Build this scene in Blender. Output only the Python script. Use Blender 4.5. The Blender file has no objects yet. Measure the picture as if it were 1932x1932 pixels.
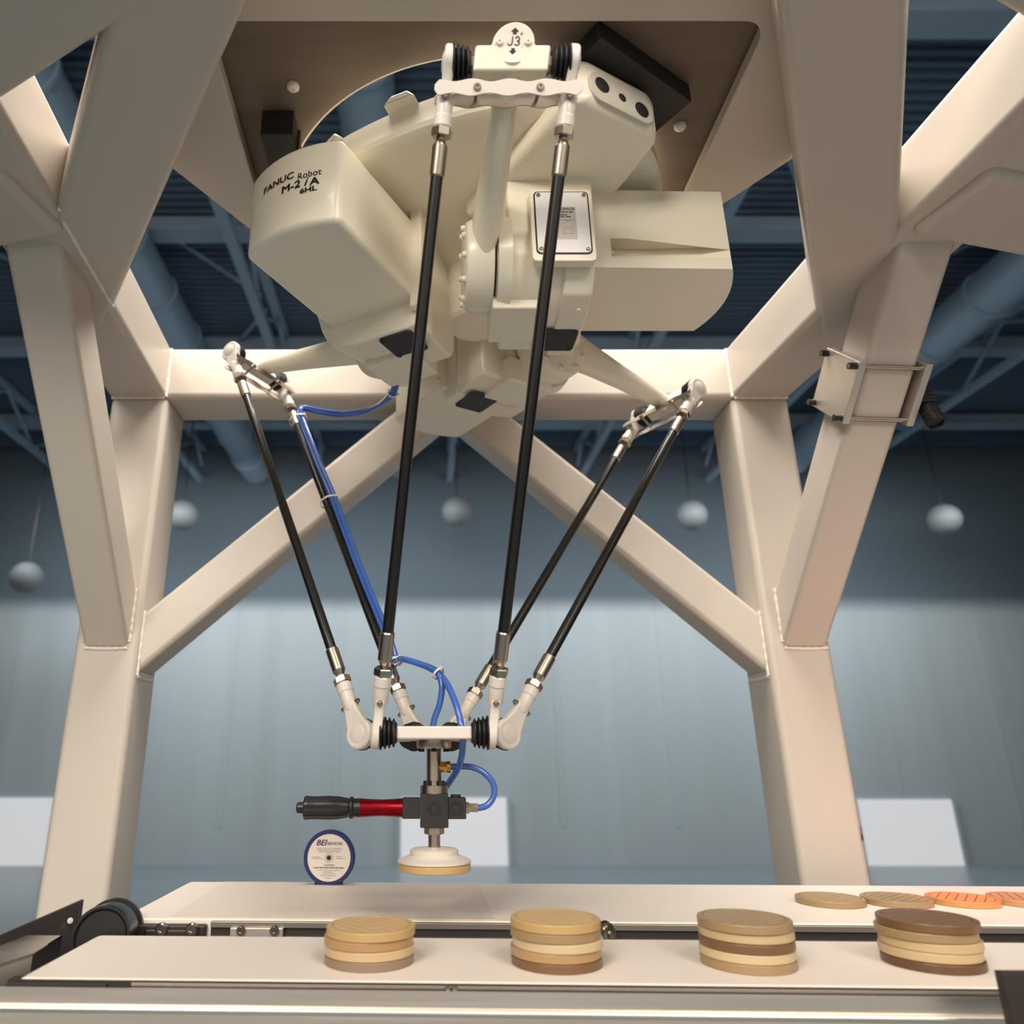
import bpy, bmesh, math, random
from mathutils import Vector, Matrix

# ------------------------------------------------------------------ camera
F, TH, PX, PY = 1390.0, math.radians(18.5), 800.0, 966.0
CT, ST = math.cos(TH), math.sin(TH)
scene = bpy.context.scene
cam_d = bpy.data.cameras.new('camera'); cam = bpy.data.objects.new('camera', cam_d)
scene.collection.objects.link(cam); scene.camera = cam
cam_d.sensor_width = 36.0; cam_d.lens = F / 1932.0 * 36.0
cam_d.shift_x = (966.0 - PX) / 1932.0
cam_d.clip_start = 0.02; cam_d.clip_end = 200
cam_d.dof.use_dof = True; cam_d.dof.focus_distance = 1.12; cam_d.dof.aperture_fstop = 3.6
cam.location = (0, 0, 0); cam.rotation_euler = (math.pi / 2 + TH, 0, 0)

# ------------------------------------------------------------------ world, lights, exposure
world = bpy.data.worlds.new('world'); scene.world = world; world.use_nodes = True
world.node_tree.nodes['Background'].inputs[0].default_value = (1.0, 0.93, 0.85, 1)
world.node_tree.nodes['Background'].inputs[1].default_value = 0.60
vs = scene.view_settings
vs.view_transform = 'Standard'; vs.look = 'None'; vs.gamma = 1.0; vs.use_curve_mapping = False
vs.exposure = 0.0

def area_light(name, loc, target, sx, sy, power, col):
    l = bpy.data.lights.new(name, 'AREA'); l.shape = 'RECTANGLE'; l.size = sx; l.size_y = sy
    l.energy = power; l.color = col
    o = bpy.data.objects.new(name, l); scene.collection.objects.link(o)
    o.location = loc; o.rotation_euler = (Vector(target) - Vector(loc)).to_track_quat('-Z', 'Y').to_euler()
    return o
WARM = (1.0, 0.93, 0.84)
area_light('unseen_light_bank', (-1.5, -2.3, 1.75), (0.0, 1.0, 0.7), 1.1, 0.8, 80, WARM)  # low fill light added behind the camera to brighten the robot fronts
area_light('unseen_light_bank', (1.5, -2.3, 1.75), (0.2, 1.0, 0.7), 1.1, 0.8, 52, WARM)  # matching low fill on the right, added as well
area_light('unseen_light_bank', (-2.0, -2.6, 4.7), (0.2, 1.1, 0.3), 2.2, 1.6, 165, WARM)  # higher bank added behind the camera to lift belts and beam sides
area_light('unseen_light_bank', (2.2, -2.6, 4.7), (0.0, 1.1, 0.3), 2.2, 1.6, 118, WARM)  # its added twin on the right
area_light('unseen_light_bank', (0.1, 0.9, 5.8), (0.1, 1.2, 0.5), 3.4, 2.4, 120, WARM)  # overhead ceiling lamps of the hall, out of view
area_light('overhead_lamp', (0.12, 0.95, 2.7), (0.1, 1.05, 0.5), 1.5, 1.1, 125, (1.0, 0.96, 0.91))
area_light('far_light_bank', (-4.0, 12.6, 4.6), (-4.0, 15.6, 0.6), 9.0, 0.6, 400, (1.0, 0.985, 0.965))
area_light('far_light_bank', (6.5, 12.6, 4.6), (6.5, 15.6, 0.6), 9.0, 0.6, 400, (1.0, 0.985, 0.965))
# red inspection lamp over the right end of the rear belt
rl = bpy.data.lights.new('inspection_light', 'SPOT'); rl.energy = 17; rl.color = (1.0, 0.07, 0.06)
rl.spot_size = math.radians(52); rl.spot_blend = 0.12; rl.shadow_soft_size = 0.02
rlo = bpy.data.objects.new('inspection_light', rl); scene.collection.objects.link(rlo)
rlo.location = (1.10, 1.30, 0.42)
rlo.rotation_euler = (Vector((1.06, 1.33, -0.215)) - Vector((1.10, 1.30, 0.42))).to_track_quat('-Z', 'Y').to_euler()

# ------------------------------------------------------------------ helpers
def lin(c): return tuple(((x / 255) / 12.92 if x / 255 <= .04045 else ((x / 255 + .055) / 1.055) ** 2.4) for x in c)
def at(px, py, Y=None, Z=None, X=None, d=None):
    u = (px - PX) / F; v = (PY - py) / F          # direction in camera axes
    D = Vector((u, CT - v * ST, ST + v * CT))
    if Y is not None: k = Y / D.y
    elif Z is not None: k = Z / D.z
    elif X is not None: k = X / D.x
    else: k = d
    return D * k
def V(*a): return Vector(a)

MATS = {}
def mat(name, col, rough=.5, metal=0., noise=0., nscale=20., bump=0., bscale=200., coat=0., stretch=None, rvar=0., emis=None, trans=0., ior=1.45, spec=.5):
    if name in MATS: return MATS[name]
    m = bpy.data.materials.new(name); m.use_nodes = True
    nt = m.node_tree; b = nt.nodes['Principled BSDF']
    b.inputs['Base Color'].default_value = (*col, 1); b.inputs['Roughness'].default_value = rough
    b.inputs['Metallic'].default_value = metal; b.inputs['Coat Weight'].default_value = coat
    b.inputs['IOR'].default_value = ior; b.inputs['Transmission Weight'].default_value = trans
    b.inputs['Specular IOR Level'].default_value = spec
    tc = nt.nodes.new('ShaderNodeTexCoord'); src = tc.outputs['Object']
    if stretch:
        mp = nt.nodes.new('ShaderNodeMapping'); mp.inputs['Scale'].default_value = stretch
        nt.links.new(src, mp.inputs[0]); src = mp.outputs[0]
    if noise or rvar:
        n = nt.nodes.new('ShaderNodeTexNoise'); n.inputs['Scale'].default_value = nscale; n.inputs['Detail'].default_value = 5
        nt.links.new(src, n.inputs['Vector'])
        if noise:
            r = nt.nodes.new('ShaderNodeMix'); r.data_type = 'RGBA'
            r.inputs[6].default_value = (*[max(0, c * (1 - noise)) for c in col], 1)
            r.inputs[7].default_value = (*[min(1, c * (1 + noise)) for c in col], 1)
            nt.links.new(n.outputs['Fac'], r.inputs[0]); nt.links.new(r.outputs[2], b.inputs['Base Color'])
        if rvar:
            mr = nt.nodes.new('ShaderNodeMapRange'); mr.inputs[3].default_value = max(.02, rough - rvar); mr.inputs[4].default_value = rough + rvar
            nt.links.new(n.outputs['Fac'], mr.inputs[0]); nt.links.new(mr.outputs[0], b.inputs['Roughness'])
    if bump:
        n2 = nt.nodes.new('ShaderNodeTexNoise'); n2.inputs['Scale'].default_value = bscale; n2.inputs['Detail'].default_value = 3
        nt.links.new(src, n2.inputs['Vector'])
        bp = nt.nodes.new('ShaderNodeBump'); bp.inputs['Strength'].default_value = bump; bp.inputs['Distance'].default_value = .002
        nt.links.new(n2.outputs['Fac'], bp.inputs['Height']); nt.links.new(bp.outputs[0], b.inputs['Normal'])
    if emis:
        b.inputs['Emission Color'].default_value = (*emis[0], 1); b.inputs['Emission Strength'].default_value = emis[1]
    MATS[name] = m; return m

M_FRAME = mat('white_frame_paint', lin((197, 185, 171)), .38, noise=.03, nscale=9, bump=.05, bscale=60, rvar=.06)
M_WELD = mat('painted_weld', lin((228, 216, 204)), .45, bump=.5, bscale=160)
M_ROBOT = mat('cream_robot_paint', lin((242, 231, 208)), .30, noise=.015, nscale=12, coat=.15)
M_JOINT = mat('white_joint_paint', lin((218, 208, 196)), .32, noise=.02, nscale=40)
M_STEELPLATE = mat('dark_mill_steel', lin((112, 97, 83)), .55, .35, noise=.3, nscale=5, stretch=(1, 6, 1), rvar=.12)
M_BLACK = mat('black_block', lin((38, 34, 32)), .5)
M_RUBBER = mat('black_rubber', lin((26, 25, 24)), .45)
M_CARBON = mat('carbon_tube', lin((20, 18, 16)), .28, coat=.4, noise=.2, nscale=300)
M_STEEL = mat('turned_steel', lin((176, 164, 148)), .28, 1., noise=.06, nscale=120)
M_STAINLESS = mat('brushed_stainless', lin((228, 217, 204)), .36, 1., noise=.1, nscale=4, stretch=(1, 8, 60), rvar=.08)
M_ALU = mat('milled_aluminium', lin((206, 196, 184)), .42, .85, noise=.1, nscale=30, bump=.1, bscale=70)
M_RAIL = mat('extruded_aluminium', lin((150, 140, 130)), .4, .7, noise=.05, nscale=8)
M_SLOT = mat('shadow_slot', lin((46, 40, 36)), .6)
M_BELT = mat('white_conveyor_belt', lin((230, 217, 204)), .45, noise=.02, nscale=5, bump=.04, bscale=500)
M_BELT2 = mat('belt_splice', lin((222, 208, 194)), .5, noise=.02, nscale=6)
M_BLKPLATE = mat('black_sheet_metal', lin((56, 48, 44)), .4, .2, noise=.12, nscale=14)
M_DRUM = mat('black_plastic_drum', lin((30, 28, 27)), .3, noise=.1, nscale=30)
M_RED = mat('red_anodised', lin((150, 22, 34)), .25, .9)
M_BRASS = mat('brass', lin((190, 150, 70)), .28, 1.)
M_BLUEHOSE = mat('blue_air_hose', lin((66, 106, 186)), .18, coat=.6, noise=.12, nscale=60)
M_BLUE = mat('blue_wheel_rim', lin((30, 42, 96)), .35)
M_LABEL = mat('white_label', lin((226, 214, 202)), .5)
M_PAPER = mat('grey_label_print', lin((204, 194, 184)), .6)
M_INK = mat('black_ink', lin((26, 20, 24)), .5)
M_INKR = mat('dark_maroon_ink', lin((60, 18, 26)), .5)
M_INKB = mat('navy_ink', lin((18, 20, 70)), .5)
M_INKG = mat('grey_ink', lin((140, 128, 120)), .6)
M_TIE = mat('white_cable_tie', lin((226, 224, 224)), .4)
M_CUP = mat('translucent_silicone', lin((214, 203, 188)), .35, noise=.02)
M_PANEL = mat('grey_port_panel', lin((206, 196, 180)), .5, noise=.08, nscale=60)
M_PLATEW = mat('silver_name_plate', lin((238, 232, 228)), .3)
M_DARKCOVER = mat('dark_cover_plate', lin((70, 62, 58)), .3, .3)
M_LENS = mat('lens_glass', lin((8, 8, 12)), .05)

COL = scene.collection
def link(o, parent=None, inv=None):
    COL.objects.link(o)
    if parent is not None:
        o.parent = parent
        if parent.type == 'EMPTY' and inv is None: o.matrix_parent_inverse = Matrix.Translation(-Vector(parent.location))
    return o
def tag(o, label=None, cat=None, group=None, kind=None):
    if label: o['label'] = label
    if cat: o['category'] = cat
    if group: o['group'] = group
    if kind: o['kind'] = kind
    return o
def thing(name, loc, label, cat, group=None, kind=None):
    o = bpy.data.objects.new(name, None); o.empty_display_size = .05; o.location = loc
    COL.objects.link(o); return tag(o, label, cat, group, kind)
def obj(name, bm, m, parent=None, bevel=0., seg=2, smooth=True, ang=40, M=None, inv=None):
    me = bpy.data.meshes.new(name)
    bmesh.ops.recalc_face_normals(bm, faces=bm.faces)
    if M is not None: bm.transform(M)
    if smooth:
        for f in bm.faces: f.smooth = True
        if not bevel:
            for e in bm.edges:
                if len(e.link_faces) == 2 and e.calc_face_angle(0) > math.radians(ang): e.smooth = False
    bm.to_mesh(me); bm.free()
    me.materials.append(m)
    o = bpy.data.objects.new(name, me)
    if bevel:
        md = o.modifiers.new('bevel', 'BEVEL'); md.width = bevel; md.segments = seg; md.limit_method = 'ANGLE'
        md.angle_limit = math.radians(28); md.harden_normals = True
    return link(o, parent, inv)
def B(): return bmesh.new()
def frame_of(z, hint=V(0, 0, 1)):
    z = Vector(z).normalized()
    if abs(z.dot(hint)) > .98: hint = V(0, 1, 0) if abs(z.y) < .9 else V(1, 0, 0)
    x = hint.cross(z).normalized(); y = z.cross(x)
    return x, y, z
def add_box(bm, c, s, ax=None):
    c = Vector(c); X, Y, Z = ax or (V(1, 0, 0), V(0, 1, 0), V(0, 0, 1))
    vs_ = [bm.verts.new(c + X * (s[0] / 2 * i) + Y * (s[1] / 2 * j) + Z * (s[2] / 2 * k)) for i in (-1, 1) for j in (-1, 1) for k in (-1, 1)]
    for q in ((0, 1, 3, 2), (4, 6, 7, 5), (0, 4, 5, 1), (2, 3, 7, 6), (0, 2, 6, 4), (1, 5, 7, 3)): bm.faces.new([vs_[i] for i in q])
def add_lathe(bm, o, axis, prof, n=28, hint=V(0, 0, 1), a0=0.):
    x, y, z = frame_of(axis, hint); o = Vector(o); rings = []
    for h, r in prof:
        if r < 1e-6: rings.append([bm.verts.new(o + z * h)])
        else: rings.append([bm.verts.new(o + z * h + (x * math.cos(a0 + 2 * math.pi * i / n) + y * math.sin(a0 + 2 * math.pi * i / n)) * r) for i in range(n)])
    for a, b in zip(rings, rings[1:]):
        for i in range(n):
            j = (i + 1) % n
            if len(a) == 1 and len(b) == 1: continue
            if len(a) == 1: bm.faces.new((a[0], b[j], b[i]))
            elif len(b) == 1: bm.faces.new((a[i], a[j], b[0]))
            else: bm.faces.new((a[i], a[j], b[j], b[i]))
    if len(rings[0]) > 1: bm.faces.new(list(reversed(rings[0])))
    if len(rings[-1]) > 1: bm.faces.new(rings[-1])
def add_cyl(bm, p0, p1, r0, r1=None, n=24, a0=0.):
    p0, p1 = Vector(p0), Vector(p1); d = p1 - p0
    add_lathe(bm, p0, d, [(0, r0), (d.length, r0 if r1 is None else r1)], n, a0=a0)
def add_prism(bm, poly, o, u, v, w0, w1):
    o, u, v = Vector(o), Vector(u).normalized(), Vector(v).normalized(); w = u.cross(v)
    a = [bm.verts.new(o + u * p[0] + v * p[1] + w * w0) for p in poly]
    b = [bm.verts.new(o + u * p[0] + v * p[1] + w * w1) for p in poly]
    n = len(poly); bm.faces.new(list(reversed(a))); bm.faces.new(b)
    for i in range(n): bm.faces.new((a[i], a[(i + 1) % n], b[(i + 1) % n], b[i]))
def add_hull(bm, pts):
    vs_ = [bm.verts.new(p) for p in pts]
    r = bmesh.ops.convex_hull(bm, input=vs_)
    dele = [e for e in r['geom_interior'] + r['geom_unused'] if isinstance(e, bmesh.types.BMVert)]
    bmesh.ops.delete(bm, geom=list(set(dele)), context='VERTS')
    bmesh.ops.dissolve_limit(bm, angle_limit=math.radians(1), verts=bm.verts, edges=bm.edges)
def spline(pts, k=8):
    pts = [Vector(p) for p in pts]; out = []
    for i in range(len(pts) - 1):
        p0 = pts[max(i - 1, 0)]; p1 = pts[i]; p2 = pts[i + 1]; p3 = pts[min(i + 2, len(pts) - 1)]
        for j in range(k):
            t = j / k
            out.append(.5 * ((2 * p1) + (p2 - p0) * t + (2 * p0 - 5 * p1 + 4 * p2 - p3) * t * t + (3 * p1 - p0 - 3 * p2 + p3) * t ** 3))
    out.append(pts[-1]); return out
def add_tube(bm, pts, r, n=10, rf=None):
    rings = []; prev = None
    for i, p in enumerate(pts):
        t = (pts[min(i + 1, len(pts) - 1)] - pts[max(i - 1, 0)]).normalized()
        if prev is None: x, y, _ = frame_of(t)
        else:
            x = (prev - t * prev.dot(t)).normalized(); y = t.cross(x)
        prev = x; rr = r if rf is None else r * rf(i)
        rings.append([bm.verts.new(p + (x * math.cos(2 * math.pi * k / n) + y * math.sin(2 * math.pi * k / n)) * rr) for k in range(n)])
    for a, b in zip(rings, rings[1:]):
        for k in range(n): bm.faces.new((a[k], a[(k + 1) % n], b[(k + 1) % n], b[k]))
    bm.faces.new(list(reversed(rings[0]))); bm.faces.new(rings[-1])
def text_part(name, s, size, o, u, v, m, parent, off=.0008, shear=0., sx=1., bold=0., warp=None, align='CENTER', fat=0.):
    cu = bpy.data.curves.new(name, 'FONT'); cu.body = s; cu.size = size; cu.align_x = align; cu.align_y = 'CENTER'
    cu.shear = shear; cu.offset = bold; cu.resolution_u = 3
    t = bpy.data.objects.new(name, cu); COL.objects.link(t)
    dg = bpy.context.evaluated_depsgraph_get(); me = bpy.data.meshes.new_from_object(t.evaluated_get(dg))
    bpy.data.objects.remove(t)
    if fat:
        tb = bmesh.new()
        for k_, (fx_, fy_) in enumerate(((-1, 0), (1, 0), (0, -.6), (0, .6))):
            m2 = me.copy(); m2.transform(Matrix.Translation((fx_ * fat, fy_ * fat, 0))); tb.from_mesh(m2)
        tb.to_mesh(me); tb.free()
    o, u, v = Vector(o), Vector(u).normalized(), Vector(v).normalized(); w = u.cross(v)
    for q in me.vertices:
        a, b = q.co.x * sx, q.co.y
        q.co = (warp(a, b) if warp else o + u * a + v * b + w * off)
    me.materials.clear(); me.materials.append(m); me.name = name
    return link(bpy.data.objects.new(name, me), parent)
def boolean_cut(o, bm):
    me = bpy.data.meshes.new('cut'); bmesh.ops.recalc_face_normals(bm, faces=bm.faces); bm.to_mesh(me); bm.free()
    c = bpy.data.objects.new('cut', me); COL.objects.link(c)
    saved = [(m.width, m.segments) for m in o.modifiers]; o.modifiers.clear()
    md = o.modifiers.new('b', 'BOOLEAN'); md.object = c; md.operation = 'DIFFERENCE'; md.solver = 'EXACT'
    dg = bpy.context.evaluated_depsgraph_get(); nm = bpy.data.meshes.new_from_object(o.evaluated_get(dg))
    o.modifiers.clear(); o.data = nm; bpy.data.objects.remove(c)
    for w, s in saved:
        md = o.modifiers.new('bevel', 'BEVEL'); md.width = w; md.segments = s; md.limit_method = 'ANGLE'
        md.angle_limit = math.radians(28); md.harden_normals = True
def arc(cx, cy, r, a0, a1, n=8):
    return [(cx + r * math.cos(math.radians(a0 + (a1 - a0) * i / n)), cy + r * math.sin(math.radians(a0 + (a1 - a0) * i / n))) for i in range(n + 1)]
def rrect(w, h, r, n=4):
    return arc(w / 2 - r, h / 2 - r, r, 0, 90, n) + arc(-w / 2 + r, h / 2 - r, r, 90, 180, n) + arc(-w / 2 + r, -h / 2 + r, r, 180, 270, n) + arc(w / 2 - r, -h / 2 + r, r, 270, 360, n)
def hexbolt(name, p, d, r, h, m, parent, n=6):
    bm = B(); d = Vector(d).normalized()
    add_cyl(bm, Vector(p) - d * .001, Vector(p) + d * h * .25, r * 1.25, n=16); add_cyl(bm, Vector(p) + d * h * .2, Vector(p) + d * h, r, n=n)
    return obj(name, bm, m, parent)
def capbolt(name, p, d, r, h, m, parent):
    bm = B(); d = Vector(d).normalized()
    add_lathe(bm, Vector(p) - d * .001, d, [(0, r), (h * .6, r), (h, r * .75), (h, r * .4), (h * .6, r * .35), (h * .6, 0)], 14)
    return obj(name, bm, m, parent)

# ------------------------------------------------------------------ hall (the setting)
FLOOR, CEIL, WALLY = -2.0, 7.0, 16.0
M_FLOOR = mat('hall_floor', lin((118, 132, 140)), .32, noise=.25, nscale=.8, stretch=(1, 4, 1))
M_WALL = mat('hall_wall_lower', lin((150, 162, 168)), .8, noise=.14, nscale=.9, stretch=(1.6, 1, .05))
M_WALLU = mat('hall_wall_upper', lin((66, 82, 94)), .8, noise=.3, nscale=.7, stretch=(1, 1, .5))
M_DECK = mat('navy_roof_deck', lin((92, 110, 130)), .6, noise=.1, nscale=1)
M_TRUSS = mat('slate_truss_paint', lin((140, 160, 178)), .55)
M_DUCT = mat('blue_grey_duct', lin((146, 168, 186)), .4, .2, noise=.12, nscale=1.5)
M_GLOW = mat('frosted_daylight', (.2, .2, .2), .5, emis=((.97, .98, 1.0), .52))
M_LAMP = mat('lamp_globe', (.05, .06, .065), .7, emis=((.85, .95, 1.0), .035))

bm = B(); add_box(bm, (1.5, 5, FLOOR - .05), (29, 24, .1)); tag(obj('floor', bm, M_FLOOR), kind='structure')
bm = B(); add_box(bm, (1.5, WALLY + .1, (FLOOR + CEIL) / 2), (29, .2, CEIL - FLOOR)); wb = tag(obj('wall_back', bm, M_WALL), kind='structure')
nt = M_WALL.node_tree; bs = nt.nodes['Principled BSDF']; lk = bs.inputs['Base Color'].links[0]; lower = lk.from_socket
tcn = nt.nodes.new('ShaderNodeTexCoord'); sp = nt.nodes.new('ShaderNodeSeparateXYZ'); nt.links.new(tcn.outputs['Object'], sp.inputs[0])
mr = nt.nodes.new('ShaderNodeMapRange'); mr.interpolation_type = 'SMOOTHSTEP'; mr.inputs[1].default_value = 2.95; mr.inputs[2].default_value = 3.45  # darkness of the upper hall put into the wall colour, pale below
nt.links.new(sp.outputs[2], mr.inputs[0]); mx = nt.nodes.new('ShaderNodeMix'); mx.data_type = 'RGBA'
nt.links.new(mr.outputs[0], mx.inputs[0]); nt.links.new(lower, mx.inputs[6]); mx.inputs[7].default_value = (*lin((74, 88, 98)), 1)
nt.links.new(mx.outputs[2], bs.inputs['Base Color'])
for i in range(12):
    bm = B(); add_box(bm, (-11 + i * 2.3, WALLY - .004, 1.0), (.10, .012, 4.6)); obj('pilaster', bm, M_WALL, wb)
for s, x in (('left', -13.05), ('right', 16.05)):
    bm = B(); add_box(bm, (x, 5, (FLOOR + CEIL) / 2), (.1, 24, CEIL - FLOOR)); tag(obj('wall_' + s, bm, M_WALLU), kind='structure')
# frosted daylight doors in the back wall
for i, (x0, x1, y0, y1) in enumerate(((-40, 108, 1505, 1640), (752, 958, 1505, 1640), (1632, 1795, 1508, 1640))):
    a = at(x0, y1, Y=WALLY - .02); b = at(x1, y0, Y=WALLY - .02); z0 = FLOOR
    e = tag(bpy.data.objects.new('door_%d' % (i + 1), None), kind='structure'); e.location = ((a.x + b.x) / 2, WALLY, z0); COL.objects.link(e)
    bm = B(); add_box(bm, ((a.x + b.x) / 2, WALLY - .04, (z0 + b.z) / 2), (b.x - a.x, .04, b.z - z0)); obj('frosted_pane', bm, M_GLOW, e)
    for xx in (a.x, b.x):
        bm = B(); add_box(bm, (xx, WALLY - .05, (z0 + b.z) / 2), (.07, .09, b.z - z0)); obj('door_jamb', bm, M_WALL, e)
# corrugated roof deck
bm = B(); prof = []; y = -6.0
while y < WALLY + .2:
    prof += [(y, CEIL), (y + .055, CEIL), (y + .07, CEIL + .05), (y + .125, CEIL + .05)]; y += .14
va = [bm.verts.new((-13, p[0], p[1])) for p in prof]; vb = [bm.verts.new((16, p[0], p[1])) for p in prof]
for i in range(len(prof) - 1): bm.faces.new((va[i], va[i + 1], vb[i + 1], vb[i]))
tag(obj('ceiling', bm, M_DECK, smooth=False), kind='structure')
# roof trusses running away from the viewer
ORD = ['first', 'second', 'third', 'fourth', 'fifth', 'sixth', 'seventh', 'eighth']
for i, x in enumerate((-8.2, -5.2, -2.4, 0.6, 3.6, 6.6, 9.6)):
    t = thing('roof_truss', (x, 5, CEIL - .9), 'slate blue steel roof truss under the deck, %s from the left wall' % ORD[i], 'truss', 'roof trusses')
    for nm, z, w in (('top_chord', CEIL - .08, .16), ('bottom_chord', CEIL - .85, .14)):
        bm = B(); add_box(bm, (x, 5, z), (w, 22, .1)); obj(nm, bm, M_TRUSS, t)
    yy = 1.0; k = 0
    while yy < 15.5:
        bm = B(); a, b = V(x, yy, CEIL - .12), V(x, yy + 1.2, CEIL - .82)
        if k % 2: a.z, b.z = b.z, a.z
        add_cyl(bm, a, b, .035, n=6); obj('web_member', bm, M_TRUSS, t); yy += 1.2; k += 1
# cross bracing and purlins
for i, y in enumerate((5.2, 8.2, 11.2, 14.2)):
    bm = B(); add_box(bm, (1.5, y, CEIL - .2), (29, .14, .22)); add_box(bm, (1.5, y, CEIL - .33), (29, .3, .04))
    tag(obj('roof_purlin', bm, M_TRUSS), 'slate blue steel purlin crossing above the trusses, %s from the viewer' % ORD[i], 'purlin', 'roof purlins')
random.seed(4)
for i, (x0, y0, x1, y1) in enumerate(((-8.2, 6, -5.2, 10), (-5.2, 6, -2.4, 10), (-2.4, 10, -5.2, 14), (3.6, 6, 6.6, 10), (9.6, 6, 6.6, 10), (6.6, 10, 9.6, 14), (.6, 10, 3.6, 14))):
    a, b = V(x0, y0, CEIL - .16), V(x1, y1, CEIL - .16); bm = B(); add_cyl(bm, a.lerp(b, .05), a.lerp(b, .95), .03, n=6)
    tag(obj('brace_rod', bm, M_TRUSS), 'thin slate steel rod bracing two roof trusses diagonally, %s from the left' % ORD[[0, 2, 1, 4, 6, 5, 3][i]], 'brace', 'diagonal roof brace rods')
for i, (x, r, z) in enumerate(((-3.9, .34, 6.35), (8.1, .36, 6.3), (-0.6, .3, 6.45))):
    t = thing('ventilation_duct', (x, 8, z), ('round blue grey air duct between the trusses over the left cover', 'round blue grey air duct over the right side beam', 'round blue grey air duct seen through the mounting plate hole')[i], 'duct', 'ceiling air ducts')
    bm = B(); add_cyl(bm, (x, 1, z), (x, 15.9, z), r, n=28); obj('duct_tube', bm, M_DUCT, t)
    for k in range(12):
        bm = B(); add_cyl(bm, (x, 1.8 + k * 1.2, z), (x, 1.86 + k * 1.2, z), r + .025, n=28); obj('band', bm, M_DUCT, t)
for i, (px, py) in enumerate(((50, 1090), (345, 972), (862, 965), (1305, 972), (1782, 980))):
    p = at(px, py, Y=13.8)
    t = thing('globe_lamp', p, 'round frosted hall lamp hanging by the far wall, %s from the left' % ORD[i], 'lamp', 'frosted hall lamps')
    bm = B(); add_lathe(bm, p, (0, 0, 1), [(.3 * math.sin(math.radians(a)), max(.001, .3 * math.cos(math.radians(a)))) for a in range(-90, 81, 10)], 28); obj('globe', bm, M_LAMP, t)
    bm = B(); add_cyl(bm, p + V(0, 0, .25), V(p.x, p.y, CEIL), .012, n=6); obj('stem', bm, M_BLACK, t)

# ------------------------------------------------------------------ gantry frame
gantry = thing('gantry_frame', (.06, 1.6, FLOOR), 'white welded square tube gantry frame carrying the robot', 'frame')
W = .13; Z0, Z1 = .80, .935
def beam(name, p0, p1, w, h, hint=V(0, 0, 1), bev=.015):
    p0, p1 = Vector(p0), Vector(p1); x, y, z = frame_of(p1 - p0, hint)
    bm = B(); add_box(bm, (p0 + p1) / 2, (w, h, (p1 - p0).length), (x, y, z))
    return obj(name, bm, M_FRAME, gantry, bevel=bev, seg=4)
def slab(name, quad, z0, z1, bev=.015):
    bm = B(); a = [bm.verts.new((q[0], q[1], z0)) for q in quad]; b = [bm.verts.new((q[0], q[1], z1)) for q in quad]
    n = len(quad); bm.faces.new(a); bm.faces.new(list(reversed(b)))
    for i in range(n): bm.faces.new((a[i], a[(i + 1) % n], b[(i + 1) % n], b[i]))
    return obj(name, bm, M_FRAME, gantry, bevel=bev, seg=4)
YB = 1.55
beam('back_beam', (-.62, YB + W / 2, (Z0 + Z1) / 2), (.74, YB + W / 2, (Z0 + Z1) / 2), W, Z1 - Z0)
sh = .066
def sx_(x, y): return x + sh * (YB - y)
for xl, xr in ((-.737, -.605), (.722, .857)):
    slab('side_beam', [(sx_(xl, YB + W), YB + W), (sx_(xr, YB + W), YB + W), (sx_(xr, .05), .05), (sx_(xl, .05), .05)], Z0, Z1)
beam('leg', (-.666, YB + W / 2, FLOOR), (-.666, YB + W / 2, Z0 + .005), .134, W, V(0, 1, 0))
beam('leg', (.786, YB + W / 2, FLOOR), (.786, YB + W / 2, Z0 + .005), .134, W, V(0, 1, 0))
# side knee braces (rise towards the viewer)
for xb, xt in ((-.664, -.640), (.798, .826)):
    d = V(0, -.55, .58).normalized(); n = V(0, d.z, -d.y)
    p0 = V(xb, YB, .22) + V(0, .0, .064); p1 = V(xt, 1.0, .80) + V(0, 0, .064)
    dd = (p1 - p0).normalized(); x = V(1, 0, 0); y = dd.cross(x).normalized()
    bm = B(); add_box(bm, (p0 + p1) / 2 + dd * -.005, (.094, .09, (p1 - p0).length + .09), (x, y, dd)); obj('knee_brace', bm, M_FRAME, gantry, bevel=.012, seg=4)
# back knee braces (meet under the back beam)
yb = 1.612
for s in (-1, 1):
    cx = .06; xl = cx + s * .664
    top = [(xl, .297), (cx + s * .105, .80)]; low = [(xl, .165), (cx + s * -.04, .80)]
    d = V(-s * .505, 0, .456).normalized()
    a = V(xl, yb, .231); b = a + d * 0.86
    y = V(0, 1, 0); x = d.cross(y)
    bm = B(); add_box(bm, a + d * .40, (.094, .09, .88), (x, y, d)); obj('back_brace', bm, M_FRAME, gantry, bevel=.012, seg=4)
# horizontal diagonals at ring level
DN = [0.]
def diag(pf0, pf1, side, w=W, e0=0., e1=0.):
    a, b = V(*pf0), V(*pf1); d = (b - a).normalized(); n = V(-d.y, d.x) * side
    a = a - d * e0; b = b + d * e1
    q = [a, b, b + n * w, a + n * w]
    DN[0] += .0011; return slab('diagonal_beam', [(p.x, p.y) for p in q], Z0 - DN[0], Z1 - .002 - DN[0])
diag((-.58, 1.186), (-.194, .596), -1, W, .10, .06)
diag((.743, 1.204), (.392, .596), 1, W, .10, .06)
diag((-.535, .725), (-.295, .596), -1, .15, .5, .04)
diag((.6275, .596), (.679, .617), -1, .15, .06, .5)
# outward stub beams
for s, x0, y0 in ((1, .79, .905), (-1, -.585, .905)):
    d = V(s * .972, .235, 0); n = V(0, 0, 1).cross(d)
    bm = B(); add_box(bm, V(x0, y0, .845) + d * .42, (.84, .14, .12), (d, n, V(0, 0, 1))); obj('outrigger_beam', bm, M_FRAME, gantry, bevel=.016, seg=4)
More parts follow.
